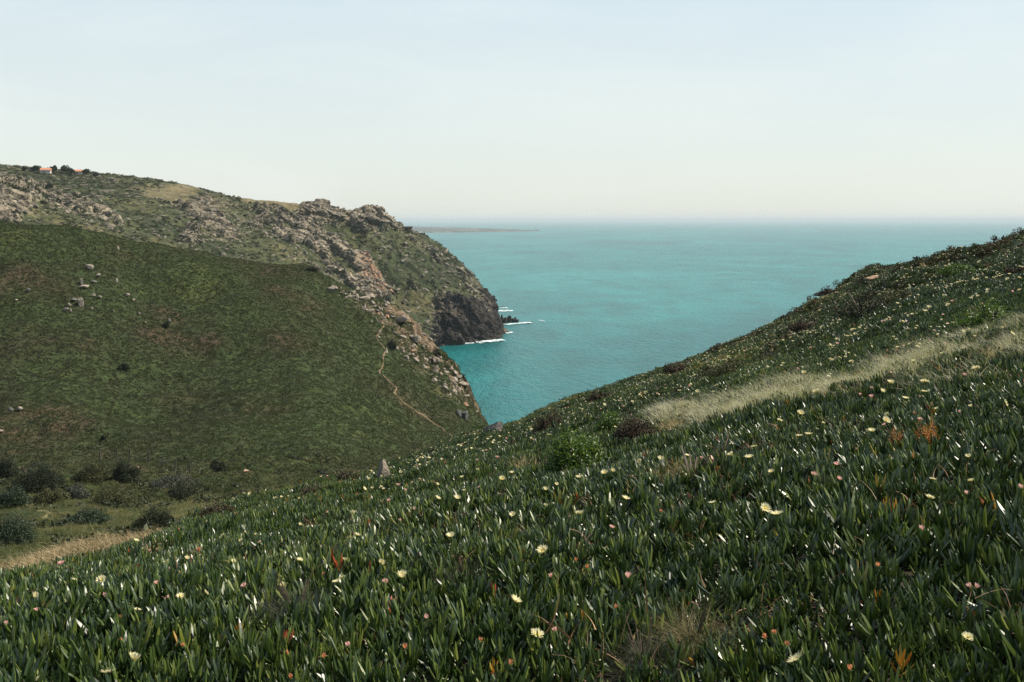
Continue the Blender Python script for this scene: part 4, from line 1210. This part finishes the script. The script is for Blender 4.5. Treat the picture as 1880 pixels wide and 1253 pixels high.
# ------------------------------------------------------------------ shrubs
CLEAR = []
def shrub(name, u, v, wpx, hpx, mat, label, cat='shrub', bvh=None, n=2600, lobes=14, leaf=None, group=None, wire=False, seed=0, stem=True, aspect=2.0):
    bvh = bvh or BH
    r_ = random.Random(1000 + seed)
    L, _ = hit(bvh, u, v)
    if L is None: print('miss shrub', u, v, label); return
    px = L.y / F; W = wpx * px; H = hpx * px
    if bvh is BH: n = int(n * 3.2); W *= 1.08; H *= 1.25
    if bvh is BN: H = H * 1.25 + .14; W *= 1.25; CLEAR.append((L.x, L.y, W * .42))
    root = bpy.data.objects.new(name, None); COL.objects.link(root); root.location = L - Vector((0, 0, H * .05)); tag(root, label, cat, group)
    leaf = (leaf or 1.6) * px
    mb = MB()
    for k in range(lobes):
        a = r_.random() * 6.28; q_ = math.sqrt(r_.random()) * .62
        cx, cy = math.cos(a) * q_ * W * .5, math.sin(a) * q_ * W * .42
        top_ = H * (1 - q_ * q_ * 1.2) * r_.uniform(.6, 1.0)
        rr_ = W * r_.uniform(.13, .24)
        if wire: continue
        quads_cloud(mb, n // lobes, (cx, cy, top_ * .25), (rr_, rr_, top_ * .75), leaf, r_, aspect=aspect)
    if wire:
        for k in range(lobes):
            a = r_.random() * 6.28; q_ = math.sqrt(r_.random()) * .8
            sub = MB(); blades(sub, n // lobes, W * .06, H * .8, leaf * .30, r_, 1.4, 1.8, seg=3)
            o_ = np.array([math.cos(a) * q_ * W * .45, math.sin(a) * q_ * W * .4, 0])
            for V_, F_, A_ in zip(sub.v, sub.f, sub.a): pass
            Vc = np.concatenate(sub.v) + o_; mb.add(Vc, np.concatenate(sub.f), np.concatenate(sub.a))
    mb.build('foliage', mat, root)
    if stem:
        sb = MB()
        for k in range(7):
            a = r_.random() * 6.28; e = np.array([math.cos(a) * W * .3, math.sin(a) * W * .28, H * r_.uniform(.5, .8)])
            p0 = np.array([0, 0, -.02 * H]); w_0 = .025 * W
            V = []
            for t, ww in ((0, w_0), (.5, w_0 * .6), (1, w_0 * .2)):
                c = p0 * (1 - t) + e * t + np.array([0, 0, math.sin(t * 3.14) * H * .06])
                V += [c + np.array([ww, 0, 0]), c + np.array([-ww * .5, ww * .8, 0]), c + np.array([-ww * .5, -ww * .8, 0])]
            Fc = [(i * 3 + j, i * 3 + (j + 1) % 3, i * 3 + 3 + (j + 1) % 3, i * 3 + 3 + j) for i in range(2) for j in range(3)]
            sb.add(V, Fc)
        sb.build('stem', m_stem, root)
    return root
G1 = 'shrubs on the valley floor'
V_SHRUBS = [
 (72, 898, 110, 50, m_bush_dark, 'widest dark shrub, spreading left of the round bush in the valley', 5200, 22),
 (172, 880, 75, 34, m_bush_olive, 'olive brown shrub between the widest shrub and the round bush', 3600, 16),
 (229, 881, 52, 38, m_bush_dark, 'round dark bush standing alone under the fence posts', 3400, 14),
 (400, 868, 40, 26, m_bush_dark, 'small dark bush at the foot of the hill right of the fence', 2200, 10),
 (335, 912, 64, 20, m_bush_dark, 'low dark shrub in front of the grey thicket', 2600, 12),
 (325, 893, 100, 24, m_bush_grey, 'grey purplish thicket in mid valley', 3400, 16),
 (205, 930, 90, 42, m_bush_olive, 'mid valley shrub right of the silver one', 4400, 18),
 (140, 915, 50, 34, m_bush_grey, 'silver grey shrub in front of the widest shrub', 2600, 12),
 (90, 925, 60, 34, m_bush_olive, 'shaggy green shrub left of the silver one', 2600, 12),
 (24, 930, 62, 40, m_bush_blue, 'grey green shrub at the left edge above the pale path', 3000, 14),
 (163, 962, 80, 30, m_bush_blue, 'low bluish green shrub right of the pale path', 3400, 14),
 (284, 975, 96, 48, m_bush_dark, 'large black green bush at the front of the valley', 6000, 22),
 (22, 1002, 110, 62, m_bush_blue, 'leafy bluish shrub cut by the left edge of the photo', 7000, 24),
 (8, 880, 60, 40, m_bush_dark, 'dark shrub at the far left edge of the valley', 2600, 12),
 (572, 498, 26, 9, m_bush_dark, 'dark shrub alone on the skyline of the green hill', 900, 6),
 (227, 680, 22, 13, m_bush_dark, 'small dark bush alone in the middle of the green hill', 1200, 7),
 (192, 808, 18, 12, m_bush_dark, 'small dark bush low on the green hill', 900, 6),
 (305, 600, 16, 9, m_bush_dark, 'dark tuft beside the pointed white stone', 700, 5),
 (718, 640, 20, 16, m_bush_dark, 'dark bush beside the footpath among the boulders', 900, 6),
 (450, 948, 60, 16, m_bush_green, 'low green bush at the right end of the valley floor', 2200, 12),
]
for k, (u, v, w_, h_, m, lab, n_, lb) in enumerate(V_SHRUBS):
    shrub('shrub', u, v, w_, h_, m, lab, n=n_, lobes=lb, seed=k, leaf=1.25, group=G1 if v > 850 else None)
N_SHRUBS = [
 (1062, 878, 118, 74, m_bush_green, 'bright green leafy bush on the slope, nearest the camera', 16000, 38, 2.6, False),
 (1120, 800, 66, 34, m_bush_green, 'smaller green bush behind the brown one', 3600, 16, 2.0, False),
 (1165, 822, 84, 54, m_bush_brown, 'leafless dark brown bush between green bush and dry grass', 7000, 20, 1.9, False),
 (1006, 795, 68, 34, m_bush_brown, 'dark purplish bush shaped like a dome above the sea gap', 4200, 16, 1.6, False),
 (1815, 605, 110, 42, m_bush_green, 'spreading green bush near the right edge below the crest', 6000, 26, 2.0, False),
 (1760, 508, 70, 22, m_bush_green, 'low green mound of shrub under the top right crest', 3600, 16, 1.8, False),
 (1650, 560, 80, 24, m_bush_olive, 'olive green shrub mound in the middle of the right shoulder', 3600, 16, 1.8, False),
 (1345, 690, 90, 26, m_bush_olive, 'golden olive shrub patch above the left end of the grass band', 3600, 18, 1.8, False),
 (1478, 612, 60, 26, m_bush_brown, 'dark heath bush around the pinkish boulder', 2600, 12, 1.6, False),
 (1585, 590, 110, 52, m_bush_dark, 'heath hummock, its dark leaves standing for shadow in the hollow of the right slope', 4200, 18, 1.6, False),  # dark colour and width of this hummock stand for the hollow's shadows
 (1105, 738, 50, 18, m_bush_brown, 'low dark heath patch on the crest above the brown bush', 1800, 10, 1.6, False),
 (1245, 690, 60, 26, m_bush_brown, 'dark heath on the crest above the middle of the slope', 2600, 12, 1.6, False),
 (1646, 842, 44, 34, m_bush_orange, 'left of the two bright orange twiggy bushes', 1800, 12, 1.5, False),
 (1700, 836, 52, 46, m_bush_orange, 'taller right one of the two bright orange twiggy bushes', 2300, 14, 1.5, False),
 (545, 1140, 110, 62, m_bush_wire2, 'dark grey wiry bush half sunk in the ice plants at bottom left', 2200, 16, 3.0, True),
 (1275, 1205, 66, 80, m_bush_wire, 'straw coloured wiry bush among ice plants at the bottom', 2400, 18, 3.2, True),
 (1180, 1240, 90, 60, m_bush_wire2, 'dark wiry bush beside the straw coloured one at the bottom', 1800, 14, 3.0, True),
 (855, 1085, 60, 40, m_bush_wire2, 'small wiry bush in the ice plants left of centre', 1200, 10, 2.6, True),
 (1680, 1020, 1, 1, None, '', 0, 0, 0, False),
 (1270, 888, 150, 34, m_bush_wire, 'wide patch of wispy greenish grass right of the green bush', 2600, 22, 2.2, True),
 (799, 837, 26, 14, m_bush_brown, 'small dark bush on the edge where slope meets valley', 900, 6, 1.6, False),
 (918, 862, 22, 14, m_bush_brown, 'small round brown tuft left of the green bush', 700, 6, 1.5, True),
 (580, 912, 60, 16, m_bush_brown, 'reddish brown heath on the edge of the slope left of the boulder', 1600, 10, 1.6, False),
 (400, 952, 70, 24, m_bush_brown, 'brown heath bank beside the pale stone', 2200, 12, 1.6, False),
 (640, 888, 60, 18, m_bush_brown, 'dull brown heath left of the pointed boulder', 1600, 10, 1.5, False),
 (945, 822, 30, 10, m_bush_brown, 'flat brown heath patch above the brown tuft', 900, 6, 1.5, False),
 (1690, 478, 60, 14, m_bush_brown, 'brown heath along the skyline of the right crest', 2000, 12, 1.5, False),
 (1840, 442, 70, 14, m_bush_brown, 'grey brown heath at the top right of the crest', 2200, 12, 1.5, False),
 (1520, 545, 50, 16, m_bush_brown, 'heath cap on the large dark rock', 1600, 10, 1.5, False),
 (1860, 508, 44, 20, m_bush_brown, 'dark brown bush by the right edge of the photo', 1600, 10, 1.5, False),
]
for k, (u, v, w_, h_, m, lab, n_, lb, lf_, wi) in enumerate(N_SHRUBS):
    if m is None: continue
    nm = 'wiry_bush' if wi else 'shrub'
    shrub(nm, u, v, w_, h_, m, lab, n=n_, lobes=lb, seed=100 + k, leaf=lf_, bvh=BN, wire=wi)

# dry grass tufts
def tuft(u, v, wpx, hpx, label, n=260, seed=0):
    L, _ = hit(BN, u, v); r_ = random.Random(seed)
    if L is None: L, _ = hit(BN, u, v + 14)
    if L is None: return
    px = L.y / F; mb = MB(); blades(mb, n, wpx * px * .22, hpx * px * 1.05, .0032 * max(1, L.y / 7), r_, .8, 1.3, wind=(.1, -.1))
    o = mb.build('grass_tuft', m_straw_obj); o.location = L; tag(o, label, 'grass tuft')
tuft(612, 1036, 46, 46, 'fawn tuft of dry grass, the densest on the left of the slope', 420, 1)
tuft(682, 985, 60, 44, 'loose tuft of dry grass right of the densest fawn tuft', 240, 2)
tuft(965, 872, 60, 46, 'dry grass tuft leaning left of the bright green bush', 360, 3)
tuft(1240, 795, 60, 40, 'straw tuft at the left end of the pale grass band', 360, 4)
tuft(430, 1045, 60, 30, 'thin dry grass tuft at the far left of the slope', 160, 5)
tuft(1700, 480, 14, 24, 'single pale dry stalk cluster on the right skyline', 14, 6)
tuft(1835, 660, 80, 40, 'straw tuft at the right end of the pale grass band', 320, 7)

# ------------------------------------------------------------------ fence in the valley
fp = [(183, 850), (214, 848), (238, 846), (273, 848), (298, 856), (322, 866), (348, 872)]
fr_root = bpy.data.objects.new('wire_fence', None); COL.objects.link(fr_root)
L0, _ = hit(BH, *fp[0]); fr_root.location = L0
tag(fr_root, 'thin fence of dark wooden posts at the foot of the green hill', 'fence')
prev = None
bmp = bmesh.new(); bmesh.ops.create_cone(bmp, segments=7, radius1=.13, radius2=.11, depth=2.2, cap_ends=True)
pm = bpy.data.meshes.new('post'); bmp.to_mesh(pm); pm.materials.append(m_post)
wires = MB()
for (u, v) in fp:
    L, _ = hit(BH, u, v)
    o = link('post', pm, fr_root); o.location = L - L0 + Vector((0, 0, 1.0)); o.rotation_euler = (random.uniform(-.06, .06), random.uniform(-.06, .06), 0)
    if prev is not None:
        for h in (.6, 1.3):
            a = np.array(prev - L0) + [0, 0, h]; b = np.array(L - L0) + [0, 0, h]; w_ = .012
            wires.add([a + [0, 0, w_], a - [0, w_, w_], a + [0, w_, -w_], b + [0, 0, w_], b - [0, w_, w_], b + [0, w_, -w_]], [(0, 1, 4, 3), (1, 2, 5, 4), (2, 0, 3, 5)])
    prev = L
wires.build('wire', m_post, fr_root)

# ------------------------------------------------------------------ houses and trees on the far ridge
def house(u, v, wpx, label):
    L, _ = hit(BM, u, v + 2)
    if L is None: print('miss house'); return
    W = wpx / F * L.y; D = W * .7; H = W * .32
    root = bpy.data.objects.new('house', None); COL.objects.link(root); root.location = L - Vector((0, 0, .8)); root.rotation_euler.z = .25; tag(root, label, 'house')
    def box(n_, x0, x1, y0, y1, z0, z1, m, par=root):
        V = [(x, y, z) for x in (x0, x1) for y in (y0, y1) for z in (z0, z1)]
        return link(n_, np_mesh(n_, np.array(V), np.array([(0, 1, 3, 2), (4, 6, 7, 5), (0, 4, 5, 1), (2, 3, 7, 6), (0, 2, 6, 4), (1, 5, 7, 3)]), m), par)
    box('wall', -W/2, W/2, -D/2, D/2, 0, H + .8, m_wall)
    e = .5; z0 = H + .8
    V = [(-W/2 - e, -D/2 - e, z0), (W/2 + e, -D/2 - e, z0), (W/2 + e, D/2 + e, z0), (-W/2 - e, D/2 + e, z0), (-W/2 - e, 0, z0 + W * .22), (W/2 + e, 0, z0 + W * .22)]
    rf = link('roof', np_mesh('roof', np.array(V), np.array([(0, 1, 5, 4), (2, 3, 4, 5), (0, 4, 3, 3), (1, 2, 5, 5), (0, 3, 2, 1)]), m_roof), root)
    box('chimney', W * .2, W * .28, .3, 1.0, z0, z0 + W * .3, m_wall, rf)
    for k in (-.28, .05, .3):
        wd = box('window', W * k - .45, W * k + .45, -D/2 - .06, -D/2 + .05, H * .5, H * .5 + 1.1, m_glass)
    box('door', -W * .12 - .45, -W * .12 + .45, -D/2 - .05, -D/2 + .05, .8, 2.9, m_stem)
house(84, 316, 17, 'small house with red roof, left one among trees on the far ridge')
house(143, 318, 15, 'small red roofed house, right one on the far ridge')
def tree(u, v, wpx, hpx, label, seed):
    L, _ = hit(BM, u, v + 2)
    if L is None: return
    r_ = random.Random(seed); px = L.y / F; W, H = wpx * px * 1.2, hpx * px * 1.7
    root = bpy.data.objects.new('pine_tree', None); COL.objects.link(root); root.location = L; tag(root, label, 'tree', 'trees beside the houses on the far ridge')
    mb = MB()
    for k in range(8):
        a = r_.random() * 6.28; q_ = r_.random() * .35
        quads_cloud(mb, 90, (math.cos(a) * q_ * W, math.sin(a) * q_ * W, H * r_.uniform(.45, .75)), (W * .2, W * .2, H * .3), .8, r_, dome=False)
    mb.build('crown', m_bush_dark, root)
    sb = MB(); V = []
    for t in (-.1, .6):
        for j in range(5): V.append((math.cos(j * 1.257) * .35 * (1 - t * .6), math.sin(j * 1.257) * .35 * (1 - t * .6), H * t))
    sb.add(V, [(j, (j + 1) % 5, 5 + (j + 1) % 5, 5 + j) for j in range(5)]); sb.build('trunk', m_stem, root)
tree(45, 312, 10, 5, 'smallest tree, farthest left on the far ridge', 1)
tree(65, 314, 20, 7, 'low spreading tree left of the first red roofed house', 2)
tree(100, 316, 14, 8, 'tree just right of the first red roofed house', 3)
tree(117, 317, 22, 10, 'tallest tree, between the two red roofed houses', 4)
tree(131, 319, 14, 7, 'tree touching the left side of the second house', 5)
tree(158, 320, 20, 7, 'tree just right of the second house', 6)
tree(176, 322, 10, 4, 'last small tree to the right on the far ridge', 7)
shrub('shrub', 90, 346, 26, 10, m_bush_dark, 'dark thicket in the hollow below the far houses', bvh=BM, n=1500, lobes=8, seed=300, leaf=1.3)

# ------------------------------------------------------------------ flowers
def petal_mat(name, inner, outer):
    t = NT(name)
    c = t.ramp(t.attr('lf'), [(0, inner), (.45, outer), (1, outer)])
    p = t.n('ShaderNodeBsdfPrincipled', {'Base Color': c, 'Roughness': .5, 'Specular IOR Level': .3})
    tr = t.n('ShaderNodeBsdfTranslucent', {'Color': c})
    mx = t.n('ShaderNodeMixShader', {0: .45, 1: p.outputs[0], 2: tr.outputs[0]})
    return t.done(mx.outputs[0])
m_pet_y = petal_mat('yellow_petal', (.78, .62, .10), (.86, .80, .50))
m_pet_p = petal_mat('pink_petal', (.82, .60, .34), (.84, .54, .46))
m_pet_o = petal_mat('withered_petal', (.62, .30, .08), (.68, .30, .15))
m_cen = simple('stamen_yellow', (.70, .50, .08), nscale=200)
m_cal = simple('calyx_green', (.08, .13, .035), nscale=60)

def petals_mesh(seed, mat, n, open_, L, w, layers=2):
    r_ = random.Random(seed); mb = MB()
    for ly in range(layers):
        for k in range(n):
            az = 6.283 * (k + .5 * ly) / n + r_.uniform(-.05, .05); el = open_ * (1 + .35 * ly) + r_.uniform(-.14, .14)
            od = np.array([math.cos(az), math.sin(az), 0]); sd = np.array([-math.sin(az), math.cos(az), 0]); z = np.array([0, 0, 1.0])
            p = od * .16; V = []; l = L * (1 - .15 * ly) * r_.uniform(.85, 1.08); A = []
            for j in range(4):
                t = j / 3; ww = w * [.7, 1, 1.05, .5][j] * .5
                V += [p + sd * ww, p - sd * ww]; A += [t, t]
                e_ = el * (1 + .25 * t); p = p + (od * math.cos(e_) + z * math.sin(e_)) * l / 3
            mb.add(V, [(2 * j, 2 * j + 1, 2 * j + 3, 2 * j + 2) for j in range(3)], A)
    return mb.mesh('petals', mat)
def dome_mesh(name, rad_, h, z, mat, n=10, rings=3):
    V = []; Fc = []
    for k in range(rings):
        a = k / rings * 1.57
        V += [(math.cos(6.283 * j / n) * rad_ * math.cos(a), math.sin(6.283 * j / n) * rad_ * math.cos(a), z + h * math.sin(a)) for j in range(n)]
    V.append((0, 0, z + h))
    mb = MB()
    for k in range(rings - 1):
        for j in range(n): Fc.append((k * n + j, k * n + (j + 1) % n, (k + 1) * n + (j + 1) % n, (k + 1) * n + j))
    mb.add(V, Fc); mb.add(V, [((rings - 1) * n + j, (rings - 1) * n + (j + 1) % n, rings * n) for j in range(n)])
    return mb.mesh(name, mat, True)
def calyx_mesh():
    mb = MB()
    V = []; n = 8
    for z, r_ in ((-1.1, .10), (-.6, .16), (-.25, .30), (.02, .26)):
        V += [(math.cos(6.283 * j / n) * r_, math.sin(6.283 * j / n) * r_, z) for j in range(n)]
    Fc = [(k * n + j, k * n + (j + 1) % n, (k + 1) * n + (j + 1) % n, (k + 1) * n + j) for k in range(3) for j in range(n)]
    mb.add(V, Fc)
    for k in range(5):
        finger_leaf(mb, (math.cos(k * 1.257) * .2, math.sin(k * 1.257) * .2, -.1), k * 1.257, 1.1, .5 + .25 * (k % 2), .16, 4, 0)
    return mb.mesh('calyx', m_cal, True)
cal = calyx_mesh(); cenm = dome_mesh('flower_centre', .24, .2, .02, m_cen); cen_p = dome_mesh('flower_centre', .2, .16, .02, m_cen)
PET = {'y': [petals_mesh(k, m_pet_y, 26, o_, .92, .13) for k, o_ in enumerate((.35, .6, .85))],
       'p': [petals_mesh(10 + k, m_pet_p, 22, o_, .85, .14) for k, o_ in enumerate((.8, 1.1))],
       'o': [petals_mesh(20 + k, m_pet_o, 14, o_, .8, .16) for k, o_ in enumerate((1.15, 1.3))]}
NAMES = {'y': 'pale yellow', 'p': 'pink', 'o': 'withered orange'}
protos = {}
def flower(L, size, kind, label, group, rf, full=True):
    root = bpy.data.objects.new('ice_plant_flower', None); COL.objects.link(root); root.location = L; root.scale = (size / 2,) * 3
    root.rotation_euler = (rf.gauss(.15, .35), rf.gauss(0, .35), rf.random() * 6.28)
    tag(root, label, 'flower', group)
    link('petals', rf.choice(PET[kind]), root)
    if full:
        link('flower_centre', cenm if kind == 'y' else cen_p, root)
        link('calyx', cal, root)
FL = '''245 1213 28 y|198 1236 25 y|73 1249 19 y|186 1066 17 y|135 1067 10 y|62 1097 18 y|67 1122 11 p|331 1096 14 y|309 1099 11 p|377 1090 10 y|252 1121 9 y|288 1072 12 p|306 1033 12 y|343 1026 10 y|313 1046 10 p|190 1095 9 p|218 1136 8 o|219 1167 8 o|224 1177 9 o|338 1187 9 o|8 1077 7 p|235 1050 7 y|11 1147 8 p|109 1045 5 y|122 1043 5 y|55 1058 8 y|188 1031 5 y|275 1012 7 p|262 1009 5 y
449 1077 14 p|519 1076 10 y|428 1033 12 y|550 1029 7 y|633 1030 8 y|618 1069 15 y|629 1062 14 y|708 1070 14 p|738 1060 22 y|700 1036 16 y|594 1057 6 o|640 1187 10 p|742 1190 9 o|528 1202 18 o|593 1207 12 o|533 1245 8 o|780 1135 10 p|647 944 13 y|656 984 12 y|828 986 18 y|602 942 8 p|551 964 5 y|745 902 9 p|731 892 10 p|700 894 6 y|669 898 8 y|684 897 7 y|714 920 9 p|760 936 8 p|735 957 8 p|803 916 12 y|839 916 14 y|853 902 8 y|849 877 9 y|877 864 8 y|881 896 8 p|477 997 8 p|443 993 7 y|470 983 6 y|449 978 7 y
997 1013 22 y|1057 1031 14 o|1011 1060 9 p|1152 1061 20 p|945 1105 24 y|986 1166 23 y|936 1220 9 o|881 1178 8 o|1130 1117 6 o|1020 1160 8 p|1079 1043 6 o|1463 1212 30 y|1404 1172 20 o|1423 1165 13 o|1443 1186 8 o|1782 1079 6 p|1792 1080 6 p|1777 1171 7 y|1560 1230 12 o|1611 1040 10 o
1416 866 10 y|1426 945 22 y|1405 934 18 y|1540 880 12 p|1495 874 15 p|1537 854 13 p|1713 881 12 y|1707 916 17 y|1692 974 18 p|1773 907 10 p|1873 897 16 p|1784 884 6 y|1778 839 8 y|1601 793 16 y|1468 801 12 y|1485 798 14 y|1431 774 12 y|1511 778 8 y|1627 772 14 y|1624 781 8 p|1629 761 8 y|1690 772 11 p|1761 757 8 p|1720 751 8 y|1783 747 9 y|1845 740 12 y|1663 732 12 y|1620 720 13 y|1636 705 16 y|1698 703 16 y|1772 691 12 p|1793 678 15 y|1698 720 12 y|1688 729 7 p|1579 726 9 p|1602 714 9 p|1636 685 6 p|1500 722 16 y|1470 760 14 y|1522 692 9 y|1476 684 8 y|1678 760 6 o|1413 711 6 p|1677 664 8 y|1563 665 8 y
1308 924 14 y|1149 916 14 y|1065 945 18 y|1123 970 13 p|1214 941 11 o|1000 900 12 y|1022 891 10 y|1063 878 13 y|1110 868 12 y|1125 864 8 y|1174 847 7 y|1214 844 14 y|1262 837 10 y|1343 837 15 y|1376 840 15 y|1343 815 7 y|1001 930 8 y|941 945 7 y|913 841 9 p|922 880 12 y|940 868 8 y|909 865 5 o|1385 821 12 y|1288 843 10 p|803 890 7 y|771 880 6 y|1244 762 6 y|1310 720 6 y|1336 700 7 y'''
fl = []
for ln in FL.split('\n'):
    for it in ln.split('|'):
        a = it.split(); fl.append([float(a[0]), float(a[1]), float(a[2]), a[3]])
MARKS = [((1463, 1190), 'left of the bright yellow shoot'), ((1275, 1160), 'around the straw coloured bush'), ((986, 1150), 'at the bottom centre'), ((560, 1210), 'below the dark wiry bush'),
         ((200, 1200), 'in the bottom left corner'), ((70, 1110), 'near the left edge'), ((200, 1060), 'below the dry grass fringe at left'), ((330, 1040), 'right of the dry grass fringe'),
         ((320, 1120), 'left of the dark wiry bush'), ((470, 1010), 'left of the fawn grass tuft'), ((620, 1060), 'just below the fawn grass tuft'), ((660, 950), 'around the loose grass tuft'),
         ((740, 1060), 'right below the fawn grass tuft'), ((710, 900), 'below the pointed grey boulder'), ((840, 900), 'left of the leaning dry tuft'), ((830, 990), 'in mid slope left of centre'),
         ((1000, 1010), 'in mid slope at the centre'), ((1100, 1060), 'in mid slope right of centre'), ((1050, 920), 'below the bright green bush'), ((940, 870), 'beside the leaning dry grass tuft'),
         ((1130, 860), 'right of the bright green bush'), ((1230, 840), 'above the wispy greenish grass'), ((1370, 830), 'right of the wispy greenish grass'), ((1260, 930), 'below the wispy greenish grass'),
         ((1340, 710), 'above the left end of the straw band'), ((1480, 790), 'below the straw grass band'), ((1480, 720), 'inside the left of the straw band'), ((1620, 720), 'in the middle of the straw band'),
         ((1620, 780), 'above the orange bushes'), ((1760, 700), 'at the right end of the straw band'), ((1760, 760), 'above right of the orange bushes'), ((1520, 870), 'left of the orange bushes'),
         ((1420, 930), 'in the right half below the grass'), ((1730, 900), 'below the orange bushes'), ((1700, 980), 'well below the orange bushes'), ((1860, 900), 'near the right edge'), ((1790, 1090), 'in the lower right corner'), ((1600, 1040), 'above the yellowing shoot at right')]
rf = random.Random(5); FLW = []
for (u, v, sz_, kd) in fl:
    hh_ = .12 if v > 1000 else .16
    L, nrm0 = hit(BN, u, v, hh_)
    if L is None: continue
    L = L + Vector((0, 0, hh_))
    FLW.append((L, max(.04, min(.12, 1.2 * sz_ / F * L.y)), kd, sz_ > 7, u, v))
nf = len(FLW)
# further flowers: single ones up to about 300 in all, the farther ones as one object
def fl_d(c):
    u, v = uv_of(c)
    return np.interp(c[..., 1], [6, 9, 14, 24, 45, 80], [0, .3, 1.5, 2.2, 1.3, 1.0]) * ice_ok(c) * inview(c, 0) * sstep(-.15, .3, fbm(c.reshape(-1, 3) * .45, 3, 191).reshape(u.shape)) * (1 + 1.2 * sstep(900, 1400, u)) 
p, nn, _ = sample_grid(PN, NN, None, fl_d, rng)
u_, v_ = uv_of(p)
p = p[(p[:, 1] < 95)]
o_ = np.argsort(p[:, 1])
p = p[o_]
kinds = rng.choice(['y', 'y', 'y', 'y', 'p', 'o'], len(p))
nind = 300 - nf
for i in range(nind):
    kd = str(kinds[i])
    L = Vector(p[i]) + Vector((0, 0, .17))
    FLW.append((L, float(rng.uniform(.05, .085)), kd, False, U0 + F * L.x / L.y, HZ - F * L.z / L.y))
flab = ranked([(f_[4], f_[5], NAMES[f_[2]]) for f_ in FLW], MARKS, '%s flowers', 'lone %s flower')
for f_, lab in zip(FLW, flab): flower(f_[0], f_[1], f_[2], lab, NAMES[f_[2]] + ' ice plant flowers', rf, f_[3])
p = p[nind:]
pk = np.where(rng.random(len(p)) < .86, 0, 1)
scatter('distant_flowers', p + np.array([0, 0, .19]), rng.normal(0, .35, (len(p), 3)), rng.uniform(.03, .055, len(p)) , pk * 1, rng.random(len(p)), [PET['y'][0], PET['p'][0]],
        'countless tiny pale flowers sprinkled over the far part of the slope', 'flowers')
print('distant flowers', len(p))

# ------------------------------------------------------------------ yellowing and red shoots, single nearest shoots
lm = {}
def leaf_mesh(L, w, mat, seed):
    mb = MB(); finger_leaf(mb, (0, 0, 0), 0, .5, L, w, 6, random.Random(seed).random()); return mb.mesh('leaf', mat, False)
leafs_g = [leaf_mesh(.09, .012, m_ice_obj, k) for k in range(4)]
leafs_r = [leaf_mesh(.085, .013, m_icered, 10 + k) for k in range(5)]
def one_shoot(u, v, hpx, leafs, label, seed, npair=4, group=None):
    L, _ = hit(BN, u, v, .03); r_ = random.Random(seed)
    if L is None: return
    root = bpy.data.objects.new('ice_plant_shoot', None); COL.objects.link(root); root.location = L + Vector((0, 0, .03)); tag(root, label, 'plant shoot', group)
    s = hpx / F * L.y / .12
    root.scale = (s, s, s); az = r_.random() * 6
    for k in range(npair):
        for q_ in (0, math.pi):
            o = link('leaf', r_.choice(leafs), root); o.location = (0, 0, .018 * k)
            o.rotation_euler = (0, (1 - k / npair) * .55 - .3 + r_.uniform(-.1, .15), az + q_ + r_.uniform(-.3, .3))
        az += 1.57
SH = [(1655, 1240, 50, 'bright yellow and orange shoot at the bottom right'), (1640, 962, 42, 'yellow green shoot in mid slope under the orange bushes'), (1628, 945, 30, 'smaller yellowing shoot left behind the yellow green one'),
      (1075, 1150, 34, 'orange tipped shoot at the bottom centre right'), (1048, 1145, 30, 'thin orange shoot left of the orange tipped one'), (985, 1215, 30, 'yellowing shoot below the bottom centre flower'),
      (1260, 1130, 28, 'small red tinged shoot above the straw coloured bush'), (905, 1245, 34, 'reddish shoot at the bottom left of centre'), (440, 1170, 26, 'yellowing shoot under the dark wiry bush'),
      (1610, 1110, 26, 'small yellow shoot in the lower right'), (1350, 905, 22, 'yellowish shoot right of the wispy grass'), (1715, 770, 20, 'yellow red shoot in the straw band')]
gs = random.Random(77)
for k in range(110):
    v = 1255 - 90 * gs.random() ** 1.3
    one_shoot(gs.uniform(5, 1875), v + 12, gs.uniform(44, 62) * (.8 + .2 * (v - 1100) / 150), leafs_g, 'dark green ice plant shoot standing in the mat closest to the camera', 500 + k, gs.choice((3, 4, 4)), 'green ice plant shoots closest to the camera')
for k, (u, v, h_, lab) in enumerate(SH): one_shoot(u, v, h_, leafs_r, lab, 50 + k)
print('objects', len(SC.objects))
